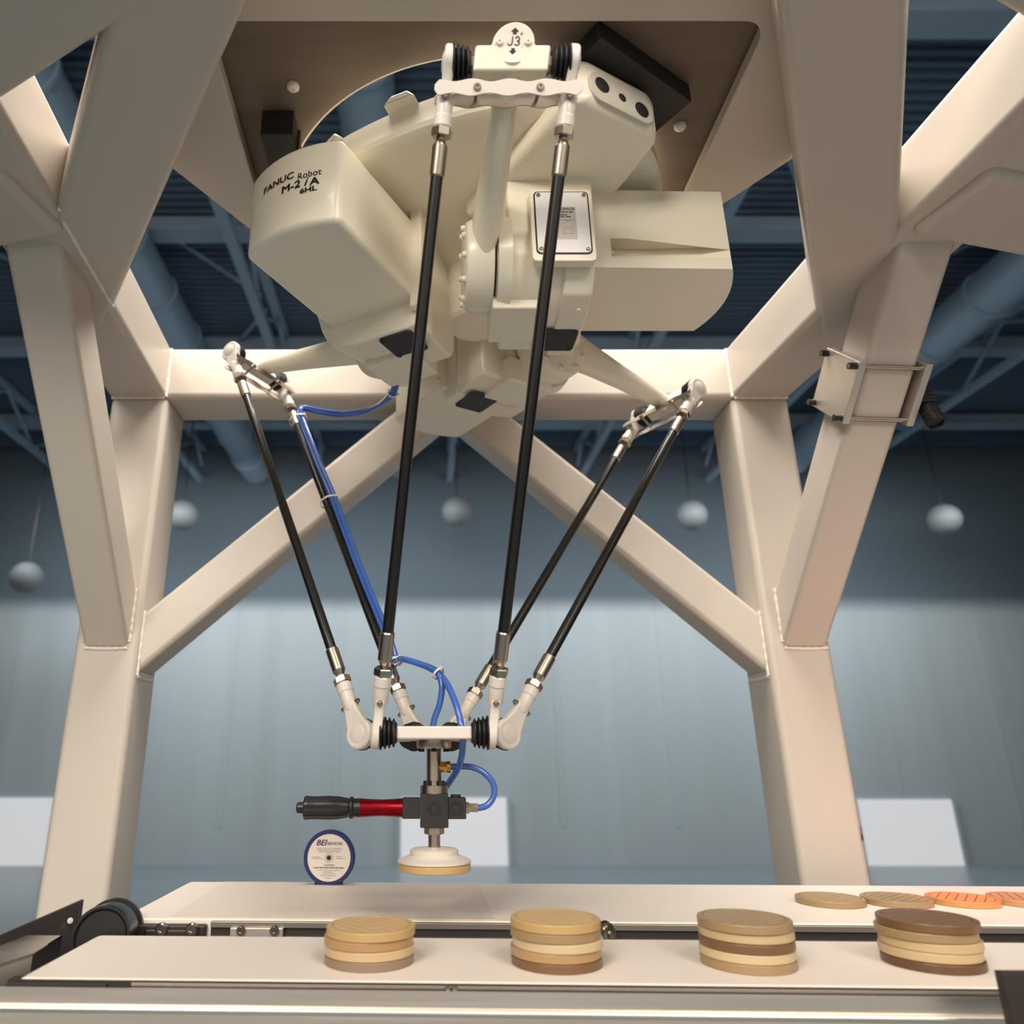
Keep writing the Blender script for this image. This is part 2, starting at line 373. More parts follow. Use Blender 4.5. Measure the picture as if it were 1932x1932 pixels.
# painted top plate with a rounded window
def window_plate():
    r = .03; xl, xr, yf = -.292, .462, .729
    outer = [(-.292, 1.19), (-.44, .96), (-.44, .64), (.63, .64), (.63, .935), (.462, 1.175)]
    inner = [(xr, yf + r)] + [(xr - r + r * math.cos(math.radians(a)), yf + r - r * math.sin(math.radians(a))) for a in (15, 30, 45, 60, 75, 90)] + \
            [(xl + r - r * math.sin(math.radians(a)), yf + r - r * math.cos(math.radians(a))) for a in (0, 15, 30, 45, 60, 75, 90)]
    bm = B(); add_prism(bm, outer + inner, (0, 0, 0), (1, 0, 0), (0, 1, 0), .937, .96)
    return obj('top_plate', bm, M_FRAME, gantry, bevel=.003, seg=2)
window_plate()
# dark steel mounting plate with the round hole
HC = V(.087, 1.135); HR = .338
bm = B(); N = 144; lo, hi, zi0, zi1 = [], [], .96, .99
xa, xb_, ya, yb_ = -.36, .53, .66, 1.53
PO = [(-.303, .68), (.475, .68), (.475, 1.23), (.20, 1.535), (-.03, 1.535), (-.303, 1.23)]
def sq(a):
    dx, dy = math.cos(a), math.sin(a); best = 9
    for k in range(6):
        p, q = PO[k], PO[(k + 1) % 6]; ex, ey = q[0] - p[0], q[1] - p[1]; det = dx * -ey + dy * ex
        if abs(det) < 1e-9: continue
        bx, by = p[0] - HC.x, p[1] - HC.y
        tt = (bx * -ey + by * ex) / det; uu = (dx * by - dy * bx) / det
        if tt > 0 and -1e-6 <= uu <= 1 + 1e-6: best = min(best, tt)
    return (HC.x + dx * best, HC.y + dy * best)
rings = []
for z, kind in ((zi0, 'o'), (zi0, 'i'), (zi1, 'i'), (zi1, 'o')):
    ring = []
    for i in range(N):
        a = 2 * math.pi * (i + .5) / N
        p = sq(a) if kind == 'o' else (HC.x + HR * math.cos(a), HC.y + HR * math.sin(a))
        ring.append(bm.verts.new((p[0], p[1], z)))
    rings.append(ring)
for r0, r1 in zip(rings, rings[1:] + rings[:1]):
    for i in range(N): bm.faces.new((r0[i], r0[(i + 1) % N], r1[(i + 1) % N], r1[i]))
mplate = tag(obj('mounting_plate', bm, M_STEELPLATE, gantry, ang=30), 'dark bare steel mounting plate with a round hole')
bm = B(); x, y = V(1, 0, 0), V(0, 1, 0)
for r0, r1, z0, z1 in ((HR - .004, HR, .962, .989),):
    vs4 = [[bm.verts.new((HC.x + r * math.cos(2 * math.pi * i / N), HC.y + r * math.sin(2 * math.pi * i / N), z)) for i in range(N)] for r, z in ((r0, z0), (r0, z1), (r1, z1), (r1, z0))]
    for a, b in zip(vs4, vs4[1:] + vs4[:1]):
        for i in range(N): bm.faces.new((a[i], a[(i + 1) % N], b[(i + 1) % N], b[i]))
obj('hole_edge', bm, M_FRAME, mplate, ang=30)
for px, py in ((553, 162), (1283, 237)):
    p = at(px, py, Z=.96); bm = B()
    add_lathe(bm, p, (0, 0, -1), [(-.002, .0095), (.003, .0095), (.006, .0075), (.0075, .004), (.0075, .002), (.005, 0)], 20); obj('plate_screw', bm, M_JOINT, mplate)
bm = B()
for k in range(7):
    p = at(1626 - .14 * (1572 - 1560 - k * 4), 1560 + k * 4, Y=YB - .0008); add_box(bm, p, (.0035 if k > 3 else .0015, .0006, .0028))
obj('printed_mark', bm, M_INK, gantry, smooth=False)
# weld beads
def weld(pts, r=.0035):
    L = spline(pts, 10); random.seed(len(L)); bm = B()
    add_tube(bm, L, r, 8, rf=lambda i: 1 + .22 * math.sin(i * 1.9) + random.uniform(-.12, .12)); obj('weld_bead', bm, M_WELD, gantry)
for s, xc in ((-1, -.664), (1, .798)):
    for kx in (-.047, .047):
        weld([(xc + kx, YB - .001, .345), (xc + kx, YB - .001, .28), (xc + kx, YB - .001, .232)])
    weld([(xc - .045, YB - .001, .219), (xc, YB - .001, .217), (xc + .045, YB - .001, .219)])
for s, xl in ((-1, -.599), (1, .719)):
    weld([(xl, 1.566, .30), (xl, 1.566, .23), (xl, 1.566, .165)]); weld([(xl, 1.566, .163), (xl, 1.61, .161), (xl, 1.655, .163)])
weld([(-.604, 1.549, .802), (-.604, 1.549, .86), (-.604, 1.549, .93)]); weld([(.722, 1.549, .802), (.722, 1.549, .86), (.722, 1.549, .93)])
weld([(-.73, 1.549, .80), (-.67, 1.549, .80), (-.607, 1.549, .80)]); weld([(.725, 1.549, .80), (.79, 1.549, .80), (.85, 1.549, .80)])
weld([(sx_(-.605, .95), .95, .799), (sx_(-.605, 1.07), 1.07, .799), (sx_(-.605, 1.18), 1.18, .799)])
weld([(sx_(-.603, .93), .93, .802), (sx_(-.603, .94), .938, .86), (sx_(-.603, .945), .945, .93)])

# ------------------------------------------------------------------ delta robot
C0 = V(.095, 1.14, 0)
robot = thing('delta_robot', (C0.x, C0.y, .64), 'cream three armed delta robot hanging from the mounting plate', 'robot')
def RM(phi): return Matrix.Translation(C0) @ Matrix.Rotation(math.radians(phi), 4, 'Z')
# central casting : bowl with a bright rim
bm = B(); n = 60; prof = [(.932, .20, .3), (.932, .322, 1), (.926, .332, 1), (.884, .335, 1), (.878, .331, 1), (.873, .318, 1), (.868, .22, .6), (.862, .15, .3), (.85, .10, .1), (.83, .062, 0), (.735, .055, 0), (.73, .05, 0), (.73, 0, 0)]
rings = []
for z, r, k in prof:
    if r == 0: rings.append([bm.verts.new((0, 0, z))]); continue
    ring = []
    for i in range(n):
        a = 2 * math.pi * i / n; rr = r * (1 + .07 * k * math.cos(3 * (a - math.radians(303))))
        ring.append(bm.verts.new((rr * math.cos(a), rr * math.sin(a), z)))
    rings.append(ring)
bm.faces.new(rings[0])
for a, b in zip(rings, rings[1:]):
    for i in range(n):
        j = (i + 1) % n
        if len(b) == 1: bm.faces.new((a[i], a[j], b[0]))
        else: bm.faces.new((a[i], a[j], b[j], b[i]))
base = obj('base_casting', bm, M_ROBOT, robot, M=RM(0), ang=35)
for a in (221, 246):                                   # casting bosses on the rim
    e = V(math.cos(math.radians(a)), math.sin(math.radians(a)), 0); q = V(-e.y, e.x, 0); pts = []
    for hw, z in ((.026, .925), (.014, .939)):
        for r in (.29, .327):
            for sg_ in (-1, 1): pts.append(C0 + e * r + q * hw * sg_ + V(0, 0, z))
    bm = B(); add_hull(bm, pts); obj('rim_boss', bm, M_ROBOT, robot, bevel=.003)

CP = {}
def curve_end(r):                                      # bulging end face of a cover: tangential reach by radius
    u = (r - .115) / .085
    return .392 - .020 * u * u
for phi, key in ((0, 'front'), (120, 'right'), (-120, 'left')):
    M = RM(phi); R3 = M.to_3x3()
    def L(t, r, z): return M @ V(t, -r, z)
    D = lambda t, r, z: (R3 @ V(t, -r, z)).normalized()
    # gearbox housing: extruded profile along the tangent
    hz = {0: 0., 120: .0006, -120: .0012}[phi]
    prof = [(.03, .675), (.035, .66 + hz), (.15, .66 + hz), (.185, .668), (.205, .685), (.215, .705), (.222, .715), (.222, .735), (.232, .745), (.232, .87), (.215, .888), (.09, .90), (.03, .86)]
    bm = B(); add_prism(bm, prof, (0, 0, 0), (0, -1, 0), (0, 0, 1), -.122, -.03)
    for v in bm.verts: pass
    hs = obj('gear_housing', bm, M_ROBOT, robot, bevel=.006, seg=3, M=M)
    bm = B(); prof2 = [(.026, .655), (.15, .655), (.19, .663), (.212, .682), (.224, .705), (.236, .74), (.236, .87), (.215, .885), (.026, .87)]
    add_prism(bm, prof2, (0, 0, 0), (0, -1, 0), (0, 0, 1), -.160, -.114); obj('cover_flange', bm, M_ROBOT, robot, bevel=.004, seg=3, M=M)
    # inner pillow block by the shoulder
    bm = B(); add_box(bm, (.052, -.125, .675), (.085, .10, .05)); obj('pillow_block', bm, M_ROBOT, robot, bevel=.004, M=M)
    # motor cover
    rs = [.03 + (.2 - .03) * i / 12 for i in range(13)]
    plan = [(.135, .03)] + [(curve_end(r), r) for r in rs] + [(.135, .205)]
    bm = B(); add_prism(bm, [(t, -r) for t, r in plan], (0, 0, 0), (1, 0, 0), (0, 1, 0), .702, .846)
    cv = obj('motor_cover', bm, M_ROBOT, robot, bevel=.009, seg=4, M=M)
    # scooped recess along the outer side
    bm = B(); sc = [(.190, .22), (.190, .176), (.26, .178), (.335, .188), (.385, .204), (.39, .22)]
    a = [bm.verts.new(L(t, r, .722)) for t, r in sc]; b = [bm.verts.new(L(t, r, (.755, .755, .755, .750, .734, .734)[i])) for i, (t, r) in enumerate(sc)]
    bm.faces.new(a); bm.faces.new(list(reversed(b)))
    for i in range(6): bm.faces.new((a[i], a[(i + 1) % 6], b[(i + 1) % 6], b[i]))
    if key == 'front':
        boolean_cut(cv, bm); capbolt('recess_bolt', L(.190, .190, .738), D(1, 0, 0), .0045, .009, M_ROBOT, cv)
    else: bm.free()
    for t, r, z, dn in ((.142, .025, .852, 0), (.142, .025, .785, 0), (.142, .025, .70, 0)):
        hexbolt('cover_bolt', L(t, -.008 + .0, z) if False else L(.158, .0155, z), D(0, -1, 0), .0055, .006, M_ROBOT, cv)
    hexbolt('cover_bolt', L(.143, .16, .66), D(0, 0, -1), .0055, .006, M_ROBOT, cv)
    # flange lip towards the centre that carries the bolts
    bm = B(); add_box(bm, (.158, -.026, .775), (.034, .022, .19)); obj('flange_lip', bm, M_ROBOT, robot, bevel=.004, M=M)
    # dark service cover underneath
    bm = B(); add_prism(bm, rrect(.066, .062, .008), (.122, -.078, .6545), (1, 0, 0), (0, 1, 0), -.0025, .001); dk = obj('service_cover', bm, M_DARKCOVER, robot, bevel=.001, M=M)
    for i in (-1, 1):
        for j in (-1, 1): capbolt('screw', L(.122 + i * .026, .078 + j * .024, .652), D(0, 0, -1), .0042, .003, M_DARKCOVER, dk)
    # shoulder hub
    hc = (0, .16, .735)
    bm = B(); add_lathe(bm, L(-.034, .16, .735), D(1, 0, 0), [(0, .055), (.004, .066), (.012, .070), (.044, .070), (.046, .064), (.052, .064)], 48); hub = obj('shoulder_hub', bm, M_ROBOT, robot, ang=30)
    bm = B(); add_lathe(bm, L(.012, .16, .735), D(1, 0, 0), [(0, .066), (.002, .066)], 48); obj('seal_ring', bm, M_RUBBER, hub)
    bm = B(); add_lathe(bm, L(.016, .16, .735), D(1, 0, 0), [(0, .074), (.02, .08)], 48); obj('hub_seat', bm, M_ROBOT, robot)
    for i in range(10):
        a = 2 * math.pi * (i + .5) / 10
        capbolt('hub_bolt', L(-.030, .16 + .057 * math.cos(a), .735 + .057 * math.sin(a)), D(-1, 0, 0), .0052, .009, M_ROBOT, hub)
    CP[key] = (M, R3, L, D, cv)
# gear housing name plate on the front unit
M, R3, L, D, cv = CP['front']
fx, fy = V(1, 0, 0), V(0, 0, 1)
po = L(.078, .2325, .745)
bm = B(); add_prism(bm, rrect(.094, .128, .008), L(.110, .232, .749), (1, 0, 0), (0, 0, 1), -.006, .010); npl = obj('plate_seat', bm, M_ROBOT, robot, bevel=.002)
pc = L(.110, .2425, .752)
bm = B(); add_prism(bm, rrect(.078, .108, .006), pc, fx, fy, 0, .0015); obj('name_plate', bm, M_PLATEW, npl, bevel=.0005)
bm = B(); add_prism(bm, rrect(.082, .112, .007), pc, fx, fy, -.001, .0004); obj('plate_gasket', bm, M_BLACK, npl)
for i in (-1, 1):
    for j in (-1, 1): capbolt('plate_screw', pc + fx * i * .034 + fy * j * .048 + V(0, -.001, 0), (0, -1, 0), .0034, .004, M_STEEL, npl)
bm = B(); add_prism(bm, rrect(.040, .058, .0005), pc + fx * .000 - fy * .002 + V(0, -.0015, 0), fx, fy, 0, .0003); obj('printed_label', bm, M_PAPER, npl)
text_part('label_print', "GRADE", .0064, pc + fx * .0085 + fy * .0225 + V(0, -.0018, 0), fx, fy, M_INK, npl, .0002, bold=.0001)
for k, (dy, w, xo) in enumerate(((.0172, .018, .0085), (.012, .010, .003), (.0085, .016, .006), (.003, .020, .008), (.001, .003, .006))):
    bm = B(); ww = 0.0
    xx = -w / 2
    while xx < w / 2:
        bw = .0012 + .0011 * ((int(xx * 1e5) % 3)); add_box(bm, pc + fx * (xx + xo) + fy * dy + V(0, -.0019, 0), (bw, .0003, .0016 if k < 3 else .0008)); xx += bw + .0008
    obj('print_row', bm, M_INK if k < 3 else M_INKG, npl, smooth=False)
for (cx_, cy_, w, h) in ((.007, -.016, .014, .011), (-.010, -.013, .006, .004), (-.010, -.024, .005, .004)):
    bm = B(); c = pc + fx * cx_ + fy * cy_ + V(0, -.0019, 0)
    for s in (-1, 1):
        add_box(bm, c + fx * s * w / 2, (.0004, .0002, h)); add_box(bm, c + fy * s * h / 2, (w, .0002, .0004))
    obj('print_outline', bm, M_INKG, npl, smooth=False)
# lettering on the bulging end face of the left cover
M, R3, L, D, cv = CP['left']
RC = .115
def cover_warp(rc, zc):
    def w(a, b):
        r = rc - a; t = curve_end(r) + .0009
        return M @ V(t, -r, zc + b)
    return w
Z3 = ((0, 0, 0), (1, 0, 0), (0, 1, 0))
text_part('lettering', 'FANUC', .0160, *Z3, M_INKR, cv, sx=1.16, fat=.0004, warp=cover_warp(.1300, .7955))
text_part('lettering', 'Robot', .0158, *Z3, M_INK, cv, sx=.92, warp=cover_warp(.0745, .7885))
text_part('lettering', 'M-2', .0175, *Z3, M_INK, cv, sx=1.2, fat=.0005, warp=cover_warp(.1035, .7755))
text_part('lettering', 'i', .0200, *Z3, M_INK, cv, shear=.3, fat=.0004, warp=cover_warp(.0795, .7755))
text_part('lettering', 'A', .0175, *Z3, M_INK, cv, sx=1.15, fat=.0005, warp=cover_warp(.0655, .7735))
text_part('lettering', '6HL', .0120, *Z3, M_INK, cv, sx=1.25, fat=.0004, warp=cover_warp(.0745, .7610))

# mounting lobes and pads
for a, vis in ((298, True), (178, False), (58, False)):
    e = V(math.cos(math.radians(a)), math.sin(math.radians(a)), 0); s = V(-e.y, e.x, 0)
    c = C0.copy(); fs = 1. if vis else .8
    pts = []
    for rr, hw, z0, z1 in ((.12, .10, .835, .925), (.30, .088, .84, .925), (.375, .080, .848, .925), (.388, .058, .853, .925)):
        for q in (-1, 1): pts += [c + e * rr * fs + s * hw * q + V(0, 0, z0), c + e * rr * fs + s * hw * q + V(0, 0, z1)]
    bm = B(); add_hull(bm, pts); lobe = obj('base_lobe', bm, M_ROBOT, robot, bevel=.014, seg=4)
    e2 = V(math.cos(math.radians(a + 5)), math.sin(math.radians(a + 5)), 0); bm = B(); add_box(bm, c + e2 * .332 * fs + V(0, 0, .9435), (.16, .19, .033), (e2, V(-e2.y, e2.x, 0), V(0, 0, 1))); obj('mounting_pad', bm, M_BLACK, robot, bevel=.002)
    if vis:
        o = c + e * .3885 + V(0, 0, .879)
        bm = B(); add_prism(bm, rrect(.116, .050, .020, 6), o, s, V(0, 0, 1), -.004, .0015); pn = obj('port_panel', bm, M_PANEL, robot, bevel=.001)
        for dx, dz, r in ((-.036, .004, .0125), (0, 0, .0065), (.036, -.004, .0125)):
            bm = B(); add_lathe(bm, o + s * dx + V(0, 0, dz) + e * .001, e, [(0, r), (.0012, r), (.0015, r * .9)], 20); obj('port', bm, M_BLACK, pn)
bm = B(); pb = at(530, 275, Z=.925); add_box(bm, pb + V(0, .03, .012), (.05, .13, .05)); obj('mounting_block', bm, M_BLACK, gantry, bevel=.002)
bm = B(); pb = at(560, 262, Z=.925); add_cyl(bm, pb + V(0, .02, .04), pb + V(0, .02, -.03), .003, n=10); obj('locating_pin', bm, M_STEEL, gantry)

# arms, rods and lower platform
ELB = {'front': V(.109, .6996, .829), 'left': V(-.358, 1.400, .794), 'right': V(.505, 1.380, .698)}
PC = V(.0137, 1.115, .033); RP = .075; HS = .0775
PH = {'front': 0, 'right': 120, 'left': -120}
def socket(o, tdir, d, n, out, parent):
    """ball joint cup with neck, nut and steel sleeve; d points along the rod away from the ball"""
    prof = arc(0, 0, .0215, 25, 335, 20)
    prof = [(.0215 * math.sin(math.radians(a)), .0215 * -math.cos(math.radians(a))) for a in range(-130, 131, 13)]
    prof = prof + [(.0115, .036), (.0105, .05), (-.0105, .05), (-.0115, .036)]
    bm = B()
    u, v = Vector(n), Vector(d); w = u.cross(v)
    a = [bm.verts.new(o + u * p[0] + v * p[1] + w * -.0068) for p in prof]; b = [bm.verts.new(o + u * p[0] + v * p[1] + w * .0068) for p in prof]
    k = len(prof); bm.faces.new(list(reversed(a))); bm.faces.new(b)
    for i in range(k): bm.faces.new((a[i], a[(i + 1) % k], b[(i + 1) % k], b[i]))
    sk = obj('ball_socket', bm, M_JOINT, parent, bevel=.004, seg=3)
    bm = B(); add_lathe(bm, o + d * .034, d, [(0, .006), (.008, .0105), (.03, .0105), (.032, .0118), (.044, .0118), (.046, .0105)], 20); obj('neck', bm, M_JOINT, sk, ang=30)
    bm = B(); add_lathe(bm, o + tdir * out * .0062, tdir * out, [(0, .0135), (.0012, .013), (.0028, .009), (.0034, 0)], 24); obj('ball_cap', bm, M_JOINT, sk)
    bm = B(); add_lathe(bm, o + d * .080, d, [(0, .0125), (.001, .0132), (.0095, .0132), (.0105, .012), (.0105, .006), (.020, .0055)], 6); obj('lock_nut', bm, M_STEEL, sk, ang=20)
    for sgn in (1, -1):
        bm = B(); add_lathe(bm, o + d * .045 + n * sgn * .010, n * sgn, [(0, .0042), (.003, .0042), (.0035, .003), (.006, .003), (.0062, 0)], 10); obj('grease_screw', bm, M_STEEL, sk)
    return sk
def bellows(o, tdir, parent):
    bm = B(); pr = []
    for k in range(4):
        h = k * .0058; r = .0225 - .0012 * k
        pr += [(h, r - .004), (h + .0016, r), (h + .0032, r), (h + .0048, r - .0045)]
    pr += [(.0245, .0125), (.0245, 0)]
    add_lathe(bm, o, tdir, pr, 28); return obj('bellows', bm, M_RUBBER, parent, ang=60)
low_plate = {}
for key in ('left', 'right', 'front'):
    phi = PH[key]; R3 = Matrix.Rotation(math.radians(phi), 3, 'Z'); M, _, L, D, cv = CP[key]
    t = R3 @ V(1, 0, 0); er = R3 @ V(0, -1, 0); E = ELB[key]; lowc = PC + er * RP
    d = (lowc - E).normalized(); nn = t.cross(d).normalized()
    # upper arm
    hubp = L(-.006, .16, .735 if key == 'front' else .755); rd = (E - hubp).normalized()
    up_ = t.cross(rd).normalized(); AL = (E - hubp).length; bm = B(); rings = []
    for h, a_, b_ in ((-.045, .014, .030), (-.03, .0155, .045), (.0, .0165, .056), (.03, .0175, .050), (.07, .0215, .040), (.11, .022, .033), (AL * .6, .019, .024), (AL - .02, .0165, .017), (AL + .008, .016, .0165)):
        rings.append([bm.verts.new(hubp + rd * h + t * a_ * math.cos(2 * math.pi * k / 32) + up_ * b_ * math.sin(2 * math.pi * k / 32)) for k in range(32)])
    for ra, rb in zip(rings, rings[1:]):
        for k in range(32): bm.faces.new((ra[k], ra[(k + 1) % 32], rb[(k + 1) % 32], rb[k]))
    bm.faces.new(rings[0]); bm.faces.new(rings[-1]); arm = obj('upper_arm', bm, M_ROBOT, robot, ang=50)
    # crossbar with tab
    up = -d; 
    bm = B(); cb = [(-.047, -.014), (.047, -.014), (.047, .009), (.02, .0145), (-.02, .0145), (-.047, .009)]
    add_prism(bm, [(-.047, -.016), (.047, -.016), (.047, .016), (-.047, .016)], E, t, up, -.012, .014); xb = obj('crossbar', bm, M_JOINT if key != 'front' else M_ROBOT, arm, bevel=.004, seg=3)
    bm = B(); tab = [(.034, .012)] + [(.0265 * math.cos(math.radians(q)), .0165 + .0265 * math.sin(math.radians(q))) for q in range(0, 181, 12)] + [(-.034, .012)]
    add_prism(bm, tab, E, t, up, .004, .0135); tb = obj('joint_tab', bm, M_JOINT, arm, bevel=.0025, seg=3)
    ft = -nn if nn.y > 0 else nn
    ft = t.cross(up).normalized()
    for s in (-1, 1):
        capbolt('tab_bolt', E + t * s * .0175 + up * .018 + ft * .0135, ft, .0042, .005, M_ROBOT, arm)
    if key == 'front':
        o = E + up * .0195 + ft * .0139
        for ox, strokes in ((-.0042, [(.0022, .0052), (.0022, -.003), (.0012, -.0047), (-.0006, -.0052), (-.0022, -.0042), (-.0027, -.0026)]), (.0042, [(-.0026, .0038), (-.0012, .0051), (.0008, .0051), (.0024, .0037), (.0022, .0014), (.0002, .0003), (.0024, -.0011), (.0027, -.0031), (.001, -.005), (-.0012, -.0051), (-.0028, -.0037)])):
            bm = B()
            for a_, b_ in zip(strokes, strokes[1:]):
                pa, pb_ = V(*a_), V(*b_); dv = (pb_ - pa).normalized(); nv = V(-dv.y, dv.x) * .0006; pa = pa - dv * .0004; pb_ = pb_ + dv * .0004
                bm.faces.new([bm.verts.new(o + t * (q.x + ox) + up * q.y + ft * .0003) for q in (pa + nv, pa - nv, pb_ - nv, pb_ + nv)])
            obj('joint_mark', bm, M_INK, arm, smooth=False)
        text_part('joint_mark', '+', .008, o + t * .0085 + up * .0085, t, up, M_INK, arm, .0001)
        text_part('joint_mark', '-', .008, o + t * .0105 - up * .0065, t, up, M_INK, arm, .0001)
        for s in (-1, 1):
            bm = B(); oo = o + up * s * .0085; q = [(-.0022, 0), (-.0022, .003), (-.0048, .003), (0, .0075), (.0048, .003), (.0022, .003), (.0022, 0)]
            add_prism(bm, [(p[0], p[1] * s) for p in q], oo, t, up, .0, .0003); obj('arrow_mark', bm, M_INK, arm, smooth=False)
    for s in (-1, 1):
        bm = B(); add_cyl(bm, E + t * s * .0465, E + t * s * .054, .0105, n=6); obj('end_nut', bm, M_STEEL, arm)
        bellows(E + t * s * .0745, -t * s, arm)
    # rods
    for s in (-1, 1):
        p0 = E + t * s * HS; p1 = lowc + t * s * HS; dd = (p1 - p0).normalized(); n2 = t.cross(dd).normalized()
        ln = (p1 - p0).length
        bm = B(); add_cyl(bm, p0 + dd * .125, p1 - dd * .125, .0080, n=20)
        rod = obj('rod', bm, M_CARBON, robot, ang=30)
        for o, q in ((p0, dd), (p1, -dd)):
            tx = t - q * t.dot(q); tx.normalize(); n3 = tx.cross(q).normalized()
            socket(o, tx, q, n3, s * (1 if True else -1), robot)
            bm = B(); add_lathe(bm, o + q * .094, q, [(0, .0055), (.008, .0098), (.044, .0098), (.046, .0085)], 20); obj('rod_sleeve', bm, M_STEEL, rod, ang=25)
    # spring bracket plates between the two sockets
    for f in (-1, 1):
        wv = []
        for i in range(37):
            x = -.092 + .184 * i / 36; wv.append((x, .0105 - .0035 * (.5 - .5 * math.cos(x / .046 * math.pi * 2)) if abs(x) < .086 else .0105 - (abs(x) - .086) * 1.2))
        poly = wv + [(x, -y) for x, y in reversed(wv)]
        bm = B(); add_prism(bm, poly, E + d * .037 + nn * f * .0165, t, d, -.0011, .0011); br = obj('bracket_plate', bm, M_STEEL if f > 0 else M_JOINT, robot, bevel=.0006)
        for s in (-1, 1):
            capbolt('bracket_bolt', E + d * .037 + nn * f * .0176 + t * s * .039, nn * f, .005, .004, M_STEEL, br)
            if f > 0:
                bm = B(); add_cyl(bm, E + d * .037 - nn * .0165 + t * s * .039, E + d * .037 + nn * .0165 + t * s * .039, .0024, n=10); obj('spacer_pin', bm, M_STEEL, br)
    low_plate[key] = (t, er, lowc)
# lower platform
bm = B(); hexa = []
for key in ('front', 'right', 'left'):
    t, er, lc = low_plate[key]
    for s in (-1, 1): hexa.append((lc - PC) * .8 + t * s * .038)
add_hull(bm, [PC + h + V(0, 0, z) for h in hexa for z in (-.008, .004)]); plat = obj('tool_platform', bm, M_JOINT, robot, bevel=.003)
for key in ('front', 'right', 'left'):
    t, er, lc = low_plate[key]
    bm = B(); add_box(bm, lc, (.104, .017, .017), (t, er, V(0, 0, 1))); bar = obj('platform_bar', bm, M_JOINT, plat, bevel=.003, seg=3)
    for s in (-1, 1):
        bm = B(); add_cyl(bm, lc + t * s * .0515, lc + t * s * .0575, .0095, n=6); obj('bar_nut', bm, M_JOINT, plat)
        bellows(lc + t * s * .0745, -t * s, plat)

# ------------------------------------------------------------------ suction gripper
TX, TY = PC.x + .0005, PC.y
def zt(py): return at(800, py, Y=TY).z
def xt(px, py=1525): return at(px, py, Y=TY).x
grip = thing('suction_gripper', (TX, TY, zt(1610)), 'black and red vacuum gripper with side handle and white suction cup', 'gripper')
def lz(name, m, seq, n=28, a=40):
    bm = B(); seq = [(zt(y), r) for y, r in seq]; z0 = seq[0][0]
    add_lathe(bm, (TX, TY, z0), (0, 0, -1), [(z0 - z, r) for z, r in seq], n); return obj(name, bm, m, grip, ang=a)
lz('tool_flange', M_STEEL, [(1394, .025), (1410, .025), (1413, .0235)], 36)
for i in range(6):
    a = math.pi / 6 + i * math.pi / 3; p = V(TX + .0205 * math.cos(a), TY + .0205 * math.sin(a), zt(1412))
    bm = B(); add_cyl(bm, p, p + V(0, 0, -.0045), .0042, n=12); obj('flange_bolt', bm, M_RUBBER, grip)
lz('shaft', M_STEEL, [(1411, .0105), (1484, .0105)])
lz('collar', M_STEEL, [(1481, .0185), (1482, .0195), (1497, .0195)], 36)
for i in range(4):
    a = math.pi / 4 + i * math.pi / 2; p = V(TX + .0135 * math.cos(a), TY + .0135 * math.sin(a), zt(1483))
    bm = B(); add_cyl(bm, p, p + V(0, 0, .007), .0058, n=14); obj('collar_bolt', bm, M_RUBBER, grip)
za, zb = zt(1496), zt(1560)
bm = B(); add_box(bm, (TX, TY, (za + zb) / 2), (.039, .039, za - zb)); vb = obj('valve_body', bm, M_BLACK, grip, bevel=.0015)
zc = zt(1524)
bm = B(); add_box(bm, (xt(861), TY, zc), (xt(878) - xt(843), .03, zt(1505) - zt(1545))); sb = obj('side_block', bm, M_BLACK, grip, bevel=.0012)
for nm, x, yf, par in (('bore', TX, TY - .0195, vb), ('bore', xt(860), TY - .015, sb)):
    bm = B(); add_lathe(bm, (x, yf, zc), (0, -1, 0), [(-.001, .0095), (.0006, .0095), (.0006, .0048), (-.0008, .0045), (-.0008, 0)], 24); obj(nm, bm, M_RUBBER, par)
bm = B(); add_cyl(bm, (xt(860), TY, zt(1506)), (xt(860), TY, zt(1499)), .007, n=16); obj('top_plug', bm, M_BLACK, sb)
bm = B(); add_box(bm, (xt(776), TY, zc), (xt(792) - xt(759), .03, zt(1504) - zt(1543))); obj('handle_block', bm, M_BLACK, grip, bevel=.001)
rr = (zt(1505) - zt(1541)) / 2
bm = B(); x0 = xt(760); ln = xt(760) - xt(680)
add_lathe(bm, (x0, TY, zc), (-1, 0, 0), [(0, rr * 1.02), (ln * .2, rr * .93), (ln * .5, rr * .87), (ln * .8, rr * .93), (ln, rr)], 30); obj('red_barrel', bm, M_RED, grip)
bm = B(); kn = []
u0 = xt(680)
for px, k in ((680, 1.0), (668, .98), (665, 1.18), (661, 1.18), (658, 1.0), (640, 1.2), (620, 1.26), (600, 1.22), (585, 1.22), (578, 1.28), (574, 1.2), (573, .62), (562, .60), (560, .5)):
    kn.append((u0 - xt(px), rr * k))
n = 36; rings = []
for h, r in kn:
    ring = []
    for i in range(n):
        a = 2 * math.pi * i / n; f = 1 - (.10 * max(0, math.cos(6 * a)) if r > rr * 1.19 else 0)
        ring.append(bm.verts.new((u0 - h, TY + r * f * math.cos(a), zc + r * f * math.sin(a))))
    rings.append(ring)
for a, b in zip(rings, rings[1:]):
    for i in range(n): bm.faces.new((a[i], a[(i + 1) % n], b[(i + 1) % n], b[i]))
bm.faces.new(rings[0]); bm.faces.new(rings[-1]); obj('knob_handle', bm, M_DRUM, grip, ang=35)
bm = B(); add_lathe(bm, (xt(877), TY, zc), (1, 0, 0), [(0, .0085), (.006, .0085), (.006, .0065), (.018, .0065), (.018, .004)], 6); obj('push_fitting', bm, M_STEEL, grip, ang=20)
zf = zt(1447)
